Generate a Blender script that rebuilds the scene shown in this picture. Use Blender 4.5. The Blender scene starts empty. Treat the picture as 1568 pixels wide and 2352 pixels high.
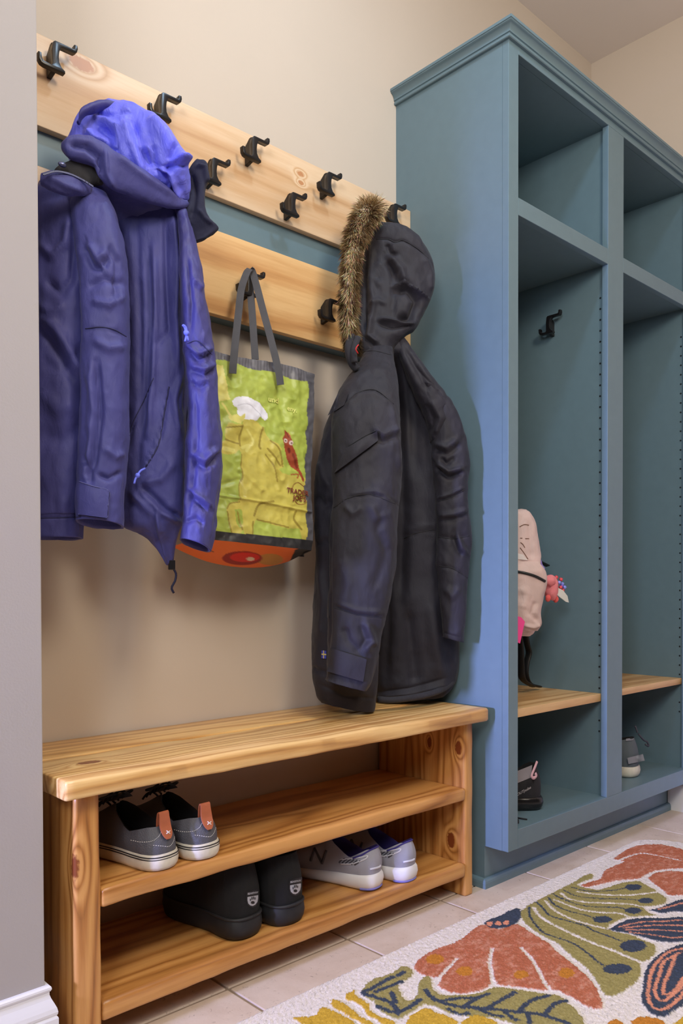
import bpy, bmesh, math, random
import numpy as np
from mathutils import Vector, Matrix

# ------------------------------------------------------------------ camera
scene = bpy.context.scene
col = scene.collection
CAM = (-0.5728, -1.6468, 0.8221)
YAW, PITCH, ROLL = 0.7533, -0.0157, -0.0025
FPX, PPY = 1835.64, 1378.06            # focal length and principal row, in pixels of 1568x2352
cam_data = bpy.data.cameras.new('camera')
cam = bpy.data.objects.new('camera', cam_data)
col.objects.link(cam)
scene.camera = cam
cam_data.sensor_fit = 'HORIZONTAL'
cam_data.sensor_width = 36.0
cam_data.lens = FPX * 36.0 / 1568.0
cam_data.shift_y = (PPY - 1176.0) / 1568.0
cam_data.clip_start = 0.02
_c, _s = math.cos(YAW), math.sin(YAW)
_cp, _sp = math.cos(PITCH), math.sin(PITCH)
_cr, _sr = math.cos(ROLL), math.sin(ROLL)
_R0 = Vector((_c, -_s, 0)); _F = Vector((_s * _cp, _c * _cp, _sp)); _U0 = _R0.cross(_F)
_R = _R0 * _cr + _U0 * _sr
_U = -_R0 * _sr + _U0 * _cr
_m = Matrix((( _R.x, _U.x, -_F.x, CAM[0]), (_R.y, _U.y, -_F.y, CAM[1]), (_R.z, _U.z, -_F.z, CAM[2]), (0, 0, 0, 1)))
cam.matrix_world = _m

# ------------------------------------------------------------------ light
world = bpy.data.worlds.new('world'); scene.world = world
world.use_nodes = True
bg = world.node_tree.nodes['Background']
bg.inputs[0].default_value = (1.0, 0.90, 0.78, 1)
bg.inputs[1].default_value = 0.02

def area(name, loc, target, size, power, color, size_y=None, spread=math.pi):
    d = bpy.data.lights.new(name, 'AREA')
    d.shape = 'RECTANGLE' if size_y else 'DISK'
    d.size = size
    if size_y: d.size_y = size_y
    d.energy = power; d.color = color; d.spread = spread
    o = bpy.data.objects.new(name, d); col.objects.link(o)
    o.location = loc
    o.rotation_euler = (Vector(target) - Vector(loc)).to_track_quat('-Z', 'Y').to_euler()
    return o
# cool daylight from a small window far to the left, an added cool fill light high behind the camera,
# a ceiling spot close to the wall and an added warm point light that brightens the ceiling and right wall
area('window_light', (-2.9, -0.51, 1.0), (1.2, -0.36, 0.62), 0.24, 15, (0.42, 0.45, 1.0), 0.28, spread=0.80)
area('cool_fill', (-1.75, -2.15, 2.2), (0.8, 0, 1.1), 0.9, 40, (0.94, 0.96, 1.0), 0.9)
area('ceiling_spot', (0.66, -0.86, 2.86), (0.66, -0.70, 0), 0.16, 9, (0.52, 0.76, 1.0))
d_ = bpy.data.lights.new('warm_fill', 'POINT'); d_.energy = 80; d_.color = (1.0, 0.92, 0.76); d_.shadow_soft_size = 0.3
o_ = bpy.data.objects.new('warm_fill', d_); col.objects.link(o_); o_.location = (0.35, -2.0, 2.42)

vs = scene.view_settings
vs.view_transform = 'Standard'; vs.look = 'None'; vs.gamma = 1.0; vs.use_curve_mapping = False
vs.exposure = 0.0

# ------------------------------------------------------------------ helpers
def ray(u, v):
    a = (u - 784.0) / FPX; b = (PPY - v) / FPX
    return _R * a + _U * b + _F
def at(u, v, y=None, x=None, z=None):
    """the point of the room seen at photograph pixel u,v on the plane Y=y (or X=x, or Z=z)"""
    d = ray(u, v)
    if y is not None: t = (y - CAM[1]) / d.y
    elif x is not None: t = (x - CAM[0]) / d.x
    else: t = (z - CAM[2]) / d.z
    return Vector(CAM) + d * t
_Rn, _Un, _Fn, _Cn = (np.array(q) for q in (_R, _U, _F, Vector(CAM)))
def to_px(V):
    d = V - _Cn
    f = d @ _Fn
    return 784.0 + FPX * (d @ _Rn) / f, PPY - FPX * (d @ _Un) / f, f

def tag(o, label=None, cat=None, group=None, kind=None):
    if label: o['label'] = label
    if cat: o['category'] = cat
    if group: o['group'] = group
    if kind: o['kind'] = kind
    return o
def thing(name, loc, label, cat, group=None, kind=None):
    o = bpy.data.objects.new(name, None); col.objects.link(o)
    o.location = loc; o.empty_display_size = 0.05
    return tag(o, label, cat, group, kind)
ORIGIN = {}
def obj(name, verts, faces, material, parent=None, smooth=False, loc=None):
    """one mesh object from world-space vertices; the origin is the parent's origin (or loc)"""
    base = Vector((0, 0, 0))
    if loc is not None: base = Vector(loc)
    elif parent is not None:
        p = parent
        while p: base = base + p.location; p = p.parent
    me = bpy.data.meshes.new(name)
    V = np.asarray(verts, dtype=float).reshape(-1, 3) - np.array(base)
    me.from_pydata(V.tolist(), [], [list(f) for f in faces])
    me.update()
    if smooth: me.polygons.foreach_set('use_smooth', [True] * len(me.polygons))
    if material: me.materials.append(material)
    o = bpy.data.objects.new(name, me); col.objects.link(o)
    if parent is not None: o.parent = parent
    elif loc is not None: o.location = loc
    return o
def bm_obj(name, bm, material, parent=None, smooth=False, loc=None):
    bm.verts.index_update()
    V = [tuple(v.co) for v in bm.verts]; Fc = [[v.index for v in f.verts] for f in bm.faces]
    bm.free()
    return obj(name, V, Fc, material, parent, smooth, loc)
def bm_box(bm, lo, hi, bev=0.0, seg=2):
    b2 = bmesh.new()
    bmesh.ops.create_cube(b2, size=1)
    lo = Vector(lo); hi = Vector(hi)
    for v in b2.verts:
        v.co = Vector(((lo.x + hi.x) / 2 + v.co.x * (hi.x - lo.x), (lo.y + hi.y) / 2 + v.co.y * (hi.y - lo.y), (lo.z + hi.z) / 2 + v.co.z * (hi.z - lo.z)))
    if bev: bmesh.ops.bevel(b2, geom=list(b2.edges), offset=bev, segments=seg, affect='EDGES', profile=0.5)
    merge(bm, b2)
def merge(bm, b2):
    mp = {}
    for v in b2.verts: mp[v] = bm.verts.new(v.co)
    for f in b2.faces:
        try: bm.faces.new([mp[v] for v in f.verts])
        except ValueError: pass
    b2.free()
def box(name, lo, hi, material, parent=None, bev=0.0, seg=2, smooth=False):
    bm = bmesh.new(); bm_box(bm, lo, hi, bev, seg)
    return bm_obj(name, bm, material, parent, smooth)
def autosmooth(o, angle=0.6):
    me = o.data
    bm = bmesh.new(); bm.from_mesh(me)
    for f in bm.faces: f.smooth = True
    for e in bm.edges:
        if len(e.link_faces) == 2 and e.calc_face_angle(0) > angle: e.smooth = False
    bm.to_mesh(me); bm.free()
    return o
def catmull(pts, n):
    """resample a list of tuples to n rows on a Catmull-Rom curve (parameter by index)"""
    A = np.array(pts, dtype=float); m = len(A)
    E = np.vstack([2 * A[0] - A[1], A, 2 * A[-1] - A[-2]])
    t = np.linspace(0, m - 1, n); i = np.minimum(t.astype(int), m - 2); f = (t - i)[:, None]
    p0, p1, p2, p3 = E[i], E[i + 1], E[i + 2], E[i + 3]
    return 0.5 * (2 * p1 + (p2 - p0) * f + (2 * p0 - 5 * p1 + 4 * p2 - p3) * f ** 2 + (3 * p1 - p0 - 3 * p2 + p3) * f ** 3)
def grid_faces(nr, nc, wrap=True, flip=False):
    F = []
    for i in range(nr - 1):
        for j in range(nc if wrap else nc - 1):
            k = (j + 1) % nc
            q = [i * nc + j, i * nc + k, (i + 1) * nc + k, (i + 1) * nc + j]
            F.append(q[::-1] if flip else q)
    return F
def tube(path, radius, n=8, cap=True, flat=None):
    """swept tube along world points; radius number or list; flat=(nx,ny,nz) squashes to a ribbon across that normal"""
    P = [Vector(p) for p in path]; m = len(P)
    V = []; up = Vector((0, 0, 1))
    prev = None
    for i, p in enumerate(P):
        t = (P[min(i + 1, m - 1)] - P[max(i - 1, 0)]).normalized()
        if flat is not None: a = Vector(flat).cross(t)
        elif prev is None:
            a = t.cross(up)
            if a.length < 1e-3: a = t.cross(Vector((1, 0, 0)))
        else: a = prev - t * prev.dot(t)
        a.normalize(); b = t.cross(a); prev = a
        r = radius[i] if isinstance(radius, list) else radius
        ra, rb = (r if isinstance(r, tuple) else (r, r))
        for k in range(n):
            th = 2 * math.pi * k / n
            V.append(p + a * ra * math.cos(th) + b * rb * math.sin(th))
    Fc = grid_faces(m, n)
    if cap:
        Fc.append(list(range(n))[::-1]); Fc.append([(m - 1) * n + k for k in range(n)])
    return V, Fc
def ribbon(path, width_dir, w, th):
    """flat strap: path points, width direction (vector or list), half width w, thickness th"""
    P = [Vector(p) for p in path]; m = len(P); V = []
    for i, p in enumerate(P):
        t = (P[min(i + 1, m - 1)] - P[max(i - 1, 0)]).normalized()
        wd = Vector(width_dir[i] if isinstance(width_dir, list) else width_dir)
        wd = (wd - t * wd.dot(t)).normalized(); nn = t.cross(wd)
        ww = w[i] if isinstance(w, list) else w
        for a, b in ((-1, -1), (1, -1), (1, 1), (-1, 1)):
            V.append(p + wd * ww * a + nn * th * 0.5 * b)
    return V, grid_faces(m, 4) + [[3, 2, 1, 0], [(m - 1) * 4 + k for k in range(4)]]
def extrude_poly(poly, d0, d1, plane='XZ'):
    """prism from a 2-d outline; plane XZ extrudes along Y, XY along Z, YZ along X"""
    n = len(poly); V = []
    for d in (d0, d1):
        for a, b in poly:
            V.append({'XZ': (a, d, b), 'XY': (a, b, d), 'YZ': (d, a, b)}[plane])
    Fc = [list(range(n)), list(range(2 * n - 1, n - 1, -1))]
    for i in range(n): Fc.append([i, i + n, (i + 1) % n + n, (i + 1) % n])
    return V, Fc
def prism_obj(name, poly, d0, d1, plane, material, parent=None, bev=0.0, seg=2, smooth=False):
    V, Fc = extrude_poly(poly, d0, d1, plane)
    bm = bmesh.new()
    vs_ = [bm.verts.new(v) for v in V]
    for f in Fc: bm.faces.new([vs_[i] for i in f])
    bmesh.ops.recalc_face_normals(bm, faces=bm.faces)
    if bev: bmesh.ops.bevel(bm, geom=list(bm.edges), offset=bev, segments=seg, affect='EDGES', profile=0.5, clamp_overlap=True)
    return bm_obj(name, bm, material, parent, smooth)
def text_mesh(s, size, font_bold=0.0, extrude=0.0):
    """vertices and faces of a line of text in the XY plane, left aligned at the origin"""
    cu = bpy.data.curves.new('txt', 'FONT'); cu.body = s; cu.size = size; cu.offset = font_bold; cu.extrude = extrude
    cu.resolution_u = 3; cu.align_x = 'CENTER'; cu.align_y = 'CENTER'
    o = bpy.data.objects.new('txt', cu); col.objects.link(o)
    dg = bpy.context.evaluated_depsgraph_get(); me = bpy.data.meshes.new_from_object(o.evaluated_get(dg))
    V = np.empty(len(me.vertices) * 3); me.vertices.foreach_get('co', V)
    Fc = [list(p.vertices) for p in me.polygons]
    bpy.data.objects.remove(o); bpy.data.curves.remove(cu); bpy.data.meshes.remove(me)
    return V.reshape(-1, 3), Fc

# numpy value noise, 3-d
_rng = np.random.RandomState(7)
_LAT = _rng.rand(64, 64, 64) * 2 - 1
def vnoise(P):
    P = np.asarray(P, dtype=float); i = np.floor(P).astype(int); f = P - i; f = f * f * (3 - 2 * f)
    r = 0
    for a in (0, 1):
        for b in (0, 1):
            for c in (0, 1):
                w = (f[:, 0] if a else 1 - f[:, 0]) * (f[:, 1] if b else 1 - f[:, 1]) * (f[:, 2] if c else 1 - f[:, 2])
                r = r + w * _LAT[(i[:, 0] + a) % 64, (i[:, 1] + b) % 64, (i[:, 2] + c) % 64]
    return r
def fbm(P, octv=3):
    r = 0; a = 1.0; P = np.asarray(P, dtype=float)
    for k in range(octv):
        r = r + a * vnoise(P + 17.3 * k); P = P * 2.03; a *= 0.5
    return r

# ------------------------------------------------------------------ materials
def lin(r, g, b):
    f = lambda c: (c / 255 / 12.92) if c / 255 <= 0.04045 else ((c / 255 + 0.055) / 1.055) ** 2.4
    return (f(r), f(g), f(b), 1.0)
class NT:
    def __init__(s, name):
        s.m = bpy.data.materials.new(name); s.m.use_nodes = True; s.t = s.m.node_tree
        s.b = s.t.nodes['Principled BSDF']
    def n(s, typ, **kw):
        nd = s.t.nodes.new(typ)
        for k, v in kw.items():
            if k.startswith('i_'):
                key = k[2:]; key = int(key) if key.isdigit() else key.replace('_', ' ')
                nd.inputs[key].default_value = v
            else: setattr(nd, k, v)
        return nd
    def l(s, a, b): s.t.links.new(a, b)
    def set(s, **kw):
        for k, v in kw.items(): s.b.inputs[k.replace('_', ' ')].default_value = v
    def ramp(s, stops, fac):
        r = s.n('ShaderNodeValToRGB'); e = r.color_ramp.elements
        while len(e) < len(stops): e.new(0.5)
        for k, (p, c) in enumerate(stops): e[k].position = p; e[k].color = c
        s.l(fac, r.inputs[0]); return r.outputs[0]
    def math(s, op, a, b=None, c=None):
        nd = s.n('ShaderNodeMath', operation=op)
        for i, q in enumerate((a, b, c)):
            if q is None: continue
            if isinstance(q, (int, float)): nd.inputs[i].default_value = q
            else: s.l(q, nd.inputs[i])
        return nd.outputs[0]
    def mix(s, fac, a, b, blend='MIX'):
        nd = s.n('ShaderNodeMix', data_type='RGBA', blend_type=blend)
        for q, i in ((fac, 0), (a, 6), (b, 7)):
            if isinstance(q, (int, float)): nd.inputs[i].default_value = q
            elif isinstance(q, tuple): nd.inputs[i].default_value = q
            else: s.l(q, nd.inputs[i])
        return nd.outputs[2]
    def coords(s, scale=(1, 1, 1), kind='pos', loc=(0, 0, 0)):
        src = s.n('ShaderNodeNewGeometry').outputs['Position'] if kind == 'pos' else s.n('ShaderNodeTexCoord').outputs['Object']
        mp = s.n('ShaderNodeMapping'); mp.inputs['Scale'].default_value = scale; mp.inputs['Location'].default_value = loc
        s.l(src, mp.inputs[0]); return mp.outputs[0]
    def noise(s, vec, scale, detail=3, rough=0.5, dist=0.0):
        nd = s.n('ShaderNodeTexNoise'); s.l(vec, nd.inputs['Vector'])
        nd.inputs['Scale'].default_value = scale; nd.inputs['Detail'].default_value = detail
        nd.inputs['Roughness'].default_value = rough; nd.inputs['Distortion'].default_value = dist
        return nd.outputs['Fac']
    def bump(s, h, strength, dist=0.001):
        nd = s.n('ShaderNodeBump'); nd.inputs['Strength'].default_value = strength; nd.inputs['Distance'].default_value = dist
        s.l(h, nd.inputs['Height']); s.l(nd.outputs[0], s.b.inputs['Normal'])
def plain(name, color, rough=0.5, metal=0.0, spec=0.5, var=0.0, bump=0.0, bscale=400, sheen=0.0, vscale=30):
    t = NT(name); t.set(Base_Color=color, Roughness=rough, Metallic=metal)
    t.b.inputs['Specular IOR Level'].default_value = spec
    if sheen: t.b.inputs['Sheen Weight'].default_value = sheen
    if var or bump: vec = t.coords(kind='obj')
    if var:
        n = t.noise(vec, vscale, 4)
        lo = tuple(c * (1 - var) for c in color[:3]) + (1,); hi = tuple(min(1, c * (1 + var)) for c in color[:3]) + (1,)
        t.l(t.ramp([(0.3, lo), (0.7, hi)], n), t.b.inputs['Base Color'])
    if bump: t.bump(t.noise(vec, bscale, 2), bump, 0.001)
    return t.m
def wall_paint(name, color, bump=0.12):
    t = NT(name); t.set(Roughness=0.75); t.b.inputs['Specular IOR Level'].default_value = 0.25
    v = t.coords()
    n = t.noise(v, 3.0, 2)
    lo = tuple(c * 0.97 for c in color[:3]) + (1,)
    t.l(t.ramp([(0.3, lo), (0.7, color)], n), t.b.inputs['Base Color'])
    t.bump(t.noise(v, 260, 3), bump, 0.001)
    return t.m
def wood(name, light, mid, dark, axis='X', scale=1.0, knots=(), rough=0.42, seed=0.0, ring=1.0, streak=0.5, center=(0, 0), coat=0.0, knot=None):
    """stained pine: growth-ring bands stretched along the grain axis, fine streaks, knots at world points (x,y,z,r)"""
    t = NT(name); t.set(Roughness=rough)
    st = {'X': (0.06, 1, 1), 'Y': (1, 0.06, 1), 'Z': (1, 1, 0.06)}[axis]
    geo = t.n('ShaderNodeNewGeometry').outputs['Position']
    mp = t.n('ShaderNodeMapping'); mp.inputs['Scale'].default_value = tuple(k * scale for k in st); mp.inputs['Location'].default_value = (seed, seed * 1.7, seed * 0.6)
    t.l(geo, mp.inputs[0]); vec = mp.outputs[0]
    pushes = None
    kmask = None
    for (kx, ky, kz, kr) in knots:
        d = t.n('ShaderNodeVectorMath', operation='SUBTRACT'); t.l(geo, d.inputs[0]); d.inputs[1].default_value = (kx, ky, kz)
        s2 = t.n('ShaderNodeVectorMath', operation='MULTIPLY'); t.l(d.outputs[0], s2.inputs[0])
        s2.inputs[1].default_value = {'X': (0.55, 1, 1), 'Y': (1, 0.55, 1), 'Z': (1, 1, 0.55)}[axis]
        ln = t.n('ShaderNodeVectorMath', operation='LENGTH'); t.l(s2.outputs[0], ln.inputs[0])
        q = t.math('DIVIDE', ln.outputs['Value'], kr)
        g = t.math('POWER', 2.718, t.math('MULTIPLY', t.math('MULTIPLY', q, q), -0.35))
        pushes = g if pushes is None else t.math('ADD', pushes, g)
        kk = t.n('ShaderNodeMapRange'); kk.interpolation_type = 'SMOOTHSTEP'
        t.l(t.math('ADD', q, t.math('MULTIPLY', t.math('SUBTRACT', t.noise(geo, 130, 2), 0.5), 0.7)), kk.inputs[0])
        kk.inputs[1].default_value = 1.15; kk.inputs[2].default_value = 0.85; kk.inputs[3].default_value = 0; kk.inputs[4].default_value = 1
        kmask = kk.outputs[0] if kmask is None else t.math('MAXIMUM', kmask, kk.outputs[0])
    big = t.noise(vec, 5.0, 2, 0.5, 0.4)
    base = t.math('MULTIPLY', big, 9.0 * ring)
    if pushes is not None: base = t.math('ADD', base, t.math('MULTIPLY', pushes, 2.6))
    rings = t.math('PINGPONG', base, 0.5)
    rings = t.math('POWER', t.math('MULTIPLY', rings, 2.0), 1.6)
    fine = t.noise(vec, 150, 3, 0.6)
    mid2 = t.noise(vec, 32, 3, 0.6)
    fac = t.math('ADD', t.math('MULTIPLY', rings, 0.55), t.math('ADD', t.math('MULTIPLY', fine, streak), t.math('MULTIPLY', mid2, 0.45)))
    fac = t.math('SUBTRACT', fac, 0.18 + streak * 0.42)
    c = t.ramp([(0.08, light), (0.42, mid), (0.85, dark)], fac)
    if kmask is not None:
        kc = tuple(x * 0.30 for x in dark[:3]) + (1,)
        kc = knot or lin(118, 54, 24)
        c = t.mix(kmask, c, kc)
    blotch = t.noise(geo, 9, 2)
    c = t.mix(t.math('MULTIPLY', blotch, 0.15), c, mid)
    t.l(c, t.b.inputs['Base Color'])
    if coat: t.b.inputs['Coat Weight'].default_value = coat; t.b.inputs['Coat Roughness'].default_value = 0.25
    t.bump(t.math('ADD', fine, t.math('MULTIPLY', rings, 0.5)), 0.18, 0.0006)
    return t.m
M = {}
M['wall'] = wall_paint('wall_paint', lin(207, 192, 177))
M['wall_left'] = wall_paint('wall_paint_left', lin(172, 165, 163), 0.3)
M['ceiling'] = wall_paint('ceiling_paint', lin(240, 230, 226))
M['trim'] = plain('white_trim', lin(226, 224, 228), 0.35)
M['teal'] = plain('teal_paint', lin(102, 125, 135), 0.42, var=0.03, bump=0.04, bscale=500)
M['grout'] = plain('grout', lin(150, 132, 116), 0.9, var=0.15, bump=0.4, bscale=300)
M['black'] = plain('black_metal', lin(30, 28, 30), 0.3, metal=0.3)
M['hole'] = plain('dark_hole', lin(20, 24, 26), 0.9)

XC, DC, ZC = 1.2, 0.4029, 2.8854
XW, YW = -0.0233, -0.3270
XR = 2.330

# ------------------------------------------------------------------ room shell
def struct(o): o['kind'] = 'structure'; return o
struct(box('wall_back', (-0.4, 0.0, -0.02), (XR + 0.12, 0.1, ZC + 0.1), M['wall']))
struct(box('wall_left', (-1.9, YW, -0.02), (XW, 0.0, ZC + 0.1), M['wall_left'], bev=0.002))
struct(box('wall_right', (XR, -2.6, -0.02), (XR + 0.12, 0.0, ZC + 0.1), M['wall']))
struct(box('ceiling', (-1.9, -2.6, ZC), (XR, 0.0, ZC + 0.1), M['ceiling']))

BASE = [(o_, z_ * .152 / .133) for o_, z_ in [(0, .133), (.0055, .133), (.008, .1305), (.0085, .1275), (.007, .1245), (.0055, .1235), (.0055, .119), (.0075, .1135), (.0115, .106), (.0145, .100), (.016, .094), (.0155, .0905), (.014, .0885), (.0155, .0865), (.0165, .0845), (.0165, 0)]]
def moulding(name, prof, path, mat, parent=None):
    """sweep an (out, z) profile along path sections given as functions of out"""
    V = []
    for pt in path:
        for o_, z in prof:
            x, y = pt(o_); V.append((x, y, z))
    n = len(prof)
    Fc = grid_faces(len(path), n, wrap=True)
    Fc += [list(range(n)), [(len(path) - 1) * n + k for k in range(n)][::-1]]
    bm = bmesh.new(); vv = [bm.verts.new(v) for v in V]
    for f in Fc: bm.faces.new([vv[i] for i in f])
    bmesh.ops.recalc_face_normals(bm, faces=bm.faces)
    return bm_obj(name, bm, mat, parent)
bprof = BASE + [(0, 0)]
struct(moulding('baseboard_left', bprof, [lambda o: (-1.9, YW - o), lambda o: (XW + o, YW - o), lambda o: (XW + o, -0.002)], M['trim']))
struct(moulding('baseboard_right', bprof, [lambda o: (XR - o, -2.6), lambda o: (XR - o, -0.318)], M['trim']))

# floor: grout bed with stone tiles
floor = struct(box('floor', (-1.9, -2.6, -0.03), (XR, 0.0, -0.003), M['grout']))
t = NT('travertine'); t.set(Roughness=0.5)
oi = t.n('ShaderNodeObjectInfo')
v = t.coords()
n1 = t.noise(v, 6, 5, 0.6, 0.6); n2 = t.noise(v, 45, 4, 0.7); n3 = t.noise(v, 190, 2, 0.5)
c = t.ramp([(0.3, lin(204, 184, 166)), (0.5, lin(218, 200, 184)), (0.72, lin(228, 212, 198))], n1)
c = t.mix(t.math('MULTIPLY', n2, 0.35), c, lin(182, 156, 134))
pit = t.ramp([(0.30, (0, 0, 0, 1)), (0.37, (1, 1, 1, 1))], t.noise(v, 70, 3, 0.75, 1.2))
c = t.mix(t.math('MULTIPLY', t.math('SUBTRACT', 1.0, pit), 0.55), c, lin(110, 88, 74))
tint = t.math('ADD', 0.94, t.math('MULTIPLY', oi.outputs['Random'], 0.1))
mx = t.n('ShaderNodeMix', data_type='RGBA', blend_type='MULTIPLY'); mx.inputs[0].default_value = 1.0
cb = t.n('ShaderNodeCombineColor'); [t.l(tint, cb.inputs[k]) for k in range(3)]
t.l(c, mx.inputs[6]); t.l(cb.outputs[0], mx.inputs[7]); t.l(mx.outputs[2], t.b.inputs['Base Color'])
t.bump(t.math('ADD', t.math('MULTIPLY', pit, 0.6), n3), 0.25, 0.0008)
M['tile'] = t.m
TP = 0.337
bm = bmesh.new(); bm_box(bm, (-TP / 2 + .0035, -TP / 2 + .0035, -0.028), (TP / 2 - .0035, TP / 2 - .0035, 0.0), 0.0022, 2)
tile0 = bm_obj('tile', bm, M['tile'], floor)
first = True
for i in range(-4, 6):
    for j in range(-6, 0):
        cx, cy = 0.706 + TP * (i - 0.5), -0.300 + TP * (j + 0.5)
        if cy + TP / 2 > 0.04 or cx + TP / 2 > XR + 0.02: continue
        o = tile0 if first else tile0.copy()
        if not first: col.objects.link(o)
        first = False
        o.location = (cx, cy, 0)

# the strip of cut tiles along the back wall and the right wall
def cut_tile(x0, x1, y0, y1): box('tile', (x0 + .0035, y0 + .0035, -.028), (x1 - .0035, y1 - .0035, 0), M['tile'], floor, 0.0022)
for i in range(-4, 5):
    x0 = 0.706 + TP * (i - 1)
    cut_tile(x0, min(x0 + TP, XR), -0.300, 0.0)
for j in range(-6, 0):
    if 0.706 + TP * 4 < XR - 0.02: cut_tile(0.706 + TP * 4, XR, -0.300 + TP * j, -0.300 + TP * (j + 1))

# ------------------------------------------------------------------ built-in locker cabinet
cab = thing('locker_cabinet', (XC, 0, 0), 'tall teal painted open locker cabinet with crown moulding and two bays', 'cabinet')
YF = -0.3829
X1, X2, X3, X4 = 1.245, 1.7222, 1.8193, 2.2965
ZA, ZB, ZCc, ZF, ZBOT, ZCB = 2.2401, 1.8624, 1.8158, 0.1662, 0.1138, 2.262
prism_obj('side_panel', [(0, 0), (-.3259, 0), (-.3259, ZBOT), (YF, ZBOT), (YF, 2.30), (0, 2.30)], XC, XC + .022, 'YZ', M['teal'], cab)
prism_obj('side_panel', [(0, 0), (-.3259, 0), (-.3259, ZBOT), (YF, ZBOT), (YF, 2.30), (0, 2.30)], 2.308, XR - .001, 'YZ', M['teal'], cab)
box('divider', (1.735, YF, ZBOT + .03), (1.8065, -.012, ZA + .02), M['teal'], cab)
box('back_panel', (XC + .022, -.012, .02), (2.308, -.001, 2.29), M['teal'], cab)
box('top_panel', (XC + .022, YF, ZA), (2.308, -.012, ZA + .02), M['teal'], cab)
for a, b in ((XC + .022, 1.735), (1.8065, 2.308)):
    box('bottom_panel', (a, YF, ZF - .02), (b, -.012, ZF - .0005), M['teal'], cab)
    box('fixed_shelf', (a, YF, ZCc + .006), (b, -.012, ZB - .001), M['teal'], cab)
FB = 0.0012
box('stile', (XC, -DC, ZBOT), (X1, YF, 2.30), M['teal'], cab, FB)
box('stile', (X2, -DC, ZF), (X3, YF, ZA), M['teal'], cab, FB)
box('stile', (X4, -DC, ZBOT), (XR - .001, YF, 2.30), M['teal'], cab, FB)
box('rail', (X1, -DC, ZA), (X4, YF, 2.30), M['teal'], cab, FB)
box('rail', (X1, -DC, ZBOT), (X4, YF, ZF), M['teal'], cab, FB)
for a, b in ((X1, X2), (X3, X4)): box('rail', (a, -DC, ZCc), (b, YF, ZB), M['teal'], cab, FB)
box('toe_kick', (XC + .022, -.3259, 0), (XR - .018, -.312, ZBOT), M['teal'], cab)
QR = [(0, 0), (.0125, 0), (.0125, .014), (.0115, .0195), (.009, .0235), (.0045, .026), (0, .026)]
moulding('shoe_moulding', QR, [lambda o: (XC - o, -0.02), lambda o: (XC - o, -.3259 - o), lambda o: (XR - .0175, -.3259 - o)], M['teal'], cab)
CROWN = [(0, 2.2605), (.0075, 2.2605), (.0095, 2.2625), (.0095, 2.2665), (.0075, 2.2685), (.0075, 2.2715), (.0105, 2.2725), (.0105, 2.2755), (.012, 2.2805), (.015, 2.2855), (.0195, 2.2895), (.0225, 2.2905), (.0235, 2.2915), (.0235, 2.2935), (.0258, 2.2945), (.0258, 2.3015), (0, 2.3015)]
autosmooth(moulding('crown_moulding', CROWN, [lambda o: (XC - o, -0.001), lambda o: (XC - o, -DC - o), lambda o: (XR - .001, -DC - o)], M['teal'], cab), 0.5)
M['shelfwood'] = wood('oak_shelf', lin(222, 182, 128), lin(196, 150, 96), lin(160, 112, 66), 'X', 1.0, seed=3.1, ring=0.8, streak=0.45)
box('shelf', (1.2235, -.380, .4635), (1.734, -.013, .4872), M['shelfwood'], cab, 0.001)
box('shelf', (1.8075, -.380, .4690), (2.307, -.013, .4905), M['shelfwood'], cab, 0.001)
# rows of shelf-pin holes in the right-hand inner sides
bm = bmesh.new()
for xs in (1.735, 2.308):
    for k in range(-4, 37):
        z = .503 + .0339 * k
        if .44 < z < .50 or (k < 0 and k not in (-4, -3)): continue
        for yy in (-.3705, -.045):
            b2 = bmesh.new()
            bmesh.ops.create_cone(b2, cap_ends=True, segments=8, radius1=.0031, radius2=.0031, depth=.0012, matrix=Matrix.Translation((xs - .0004, yy, z)) @ Matrix.Rotation(math.pi / 2, 4, 'Y'))
            merge(bm, b2)
tag(bm_obj('shelf_pin_holes', bm, M['hole'], cab), kind='stuff')

# ------------------------------------------------------------------ coat hooks
def hook_mesh():
    """S-shaped double hook, local: x along the wall, -y out of the wall, z up; body centre at the origin"""
    prof = [(-.0045, .026), (-.001, .0295), (.004, .0300), (.036, .0300), (.0385, .0318), (.039, .0355), (.0395, .0400), (.0455, .0400), (.0465, .0335), (.0445, .0265), (.040, .0230), (.014, .0225), (.0105, .0195), (.0075, .010), (.0065, .000), (.0075, -.010), (.0125, -.0185), (.0195, -.0225), (.0195, -.0270), (-.022, -.0270), (-.0290, -.0250), (-.0335, -.0190), (-.0345, -.0060), (-.0285, -.0060), (-.0275, -.0150), (-.0240, -.0200), (-.0085, -.0205), (-.0060, -.016), (-.0065, .010)]
    V, Fc = extrude_poly(prof, -.034, -.0205, 'XZ')
    bm = bmesh.new(); vv = [bm.verts.new(q) for q in V]
    for f in Fc: bm.faces.new([vv[i] for i in f])
    bmesh.ops.recalc_face_normals(bm, faces=bm.faces)
    ed = [e for e in bm.edges if abs(e.verts[0].co.y - e.verts[1].co.y) < 1e-6]
    bmesh.ops.bevel(bm, geom=ed, offset=.0011, segments=2, affect='EDGES', profile=.5)
    # rib from the wall to the S: chamfered plate standing in the YZ plane
    rib = [(0, .014), (-.018, .0285), (-.026, .0285), (-.026, -.026), (-.012, -.029), (0, -.031)]
    V, Fc = extrude_poly(rib, -.0048, .0048, 'YZ')
    b2 = bmesh.new(); vv = [b2.verts.new(q) for q in V]
    for f in Fc: b2.faces.new([vv[i] for i in f])
    bmesh.ops.recalc_face_normals(b2, faces=b2.faces)
    bmesh.ops.bevel(b2, geom=list(b2.edges), offset=.0008, segments=1, affect='EDGES')
    merge(bm, b2)
    V = [tuple(v.co) for v in bm.verts]; bm.verts.index_update(); Fc = [[v.index for v in f.verts] for f in bm.faces]; bm.free()
    return np.array(V), Fc
HV, HF = hook_mesh()
YB = -0.0584
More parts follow.
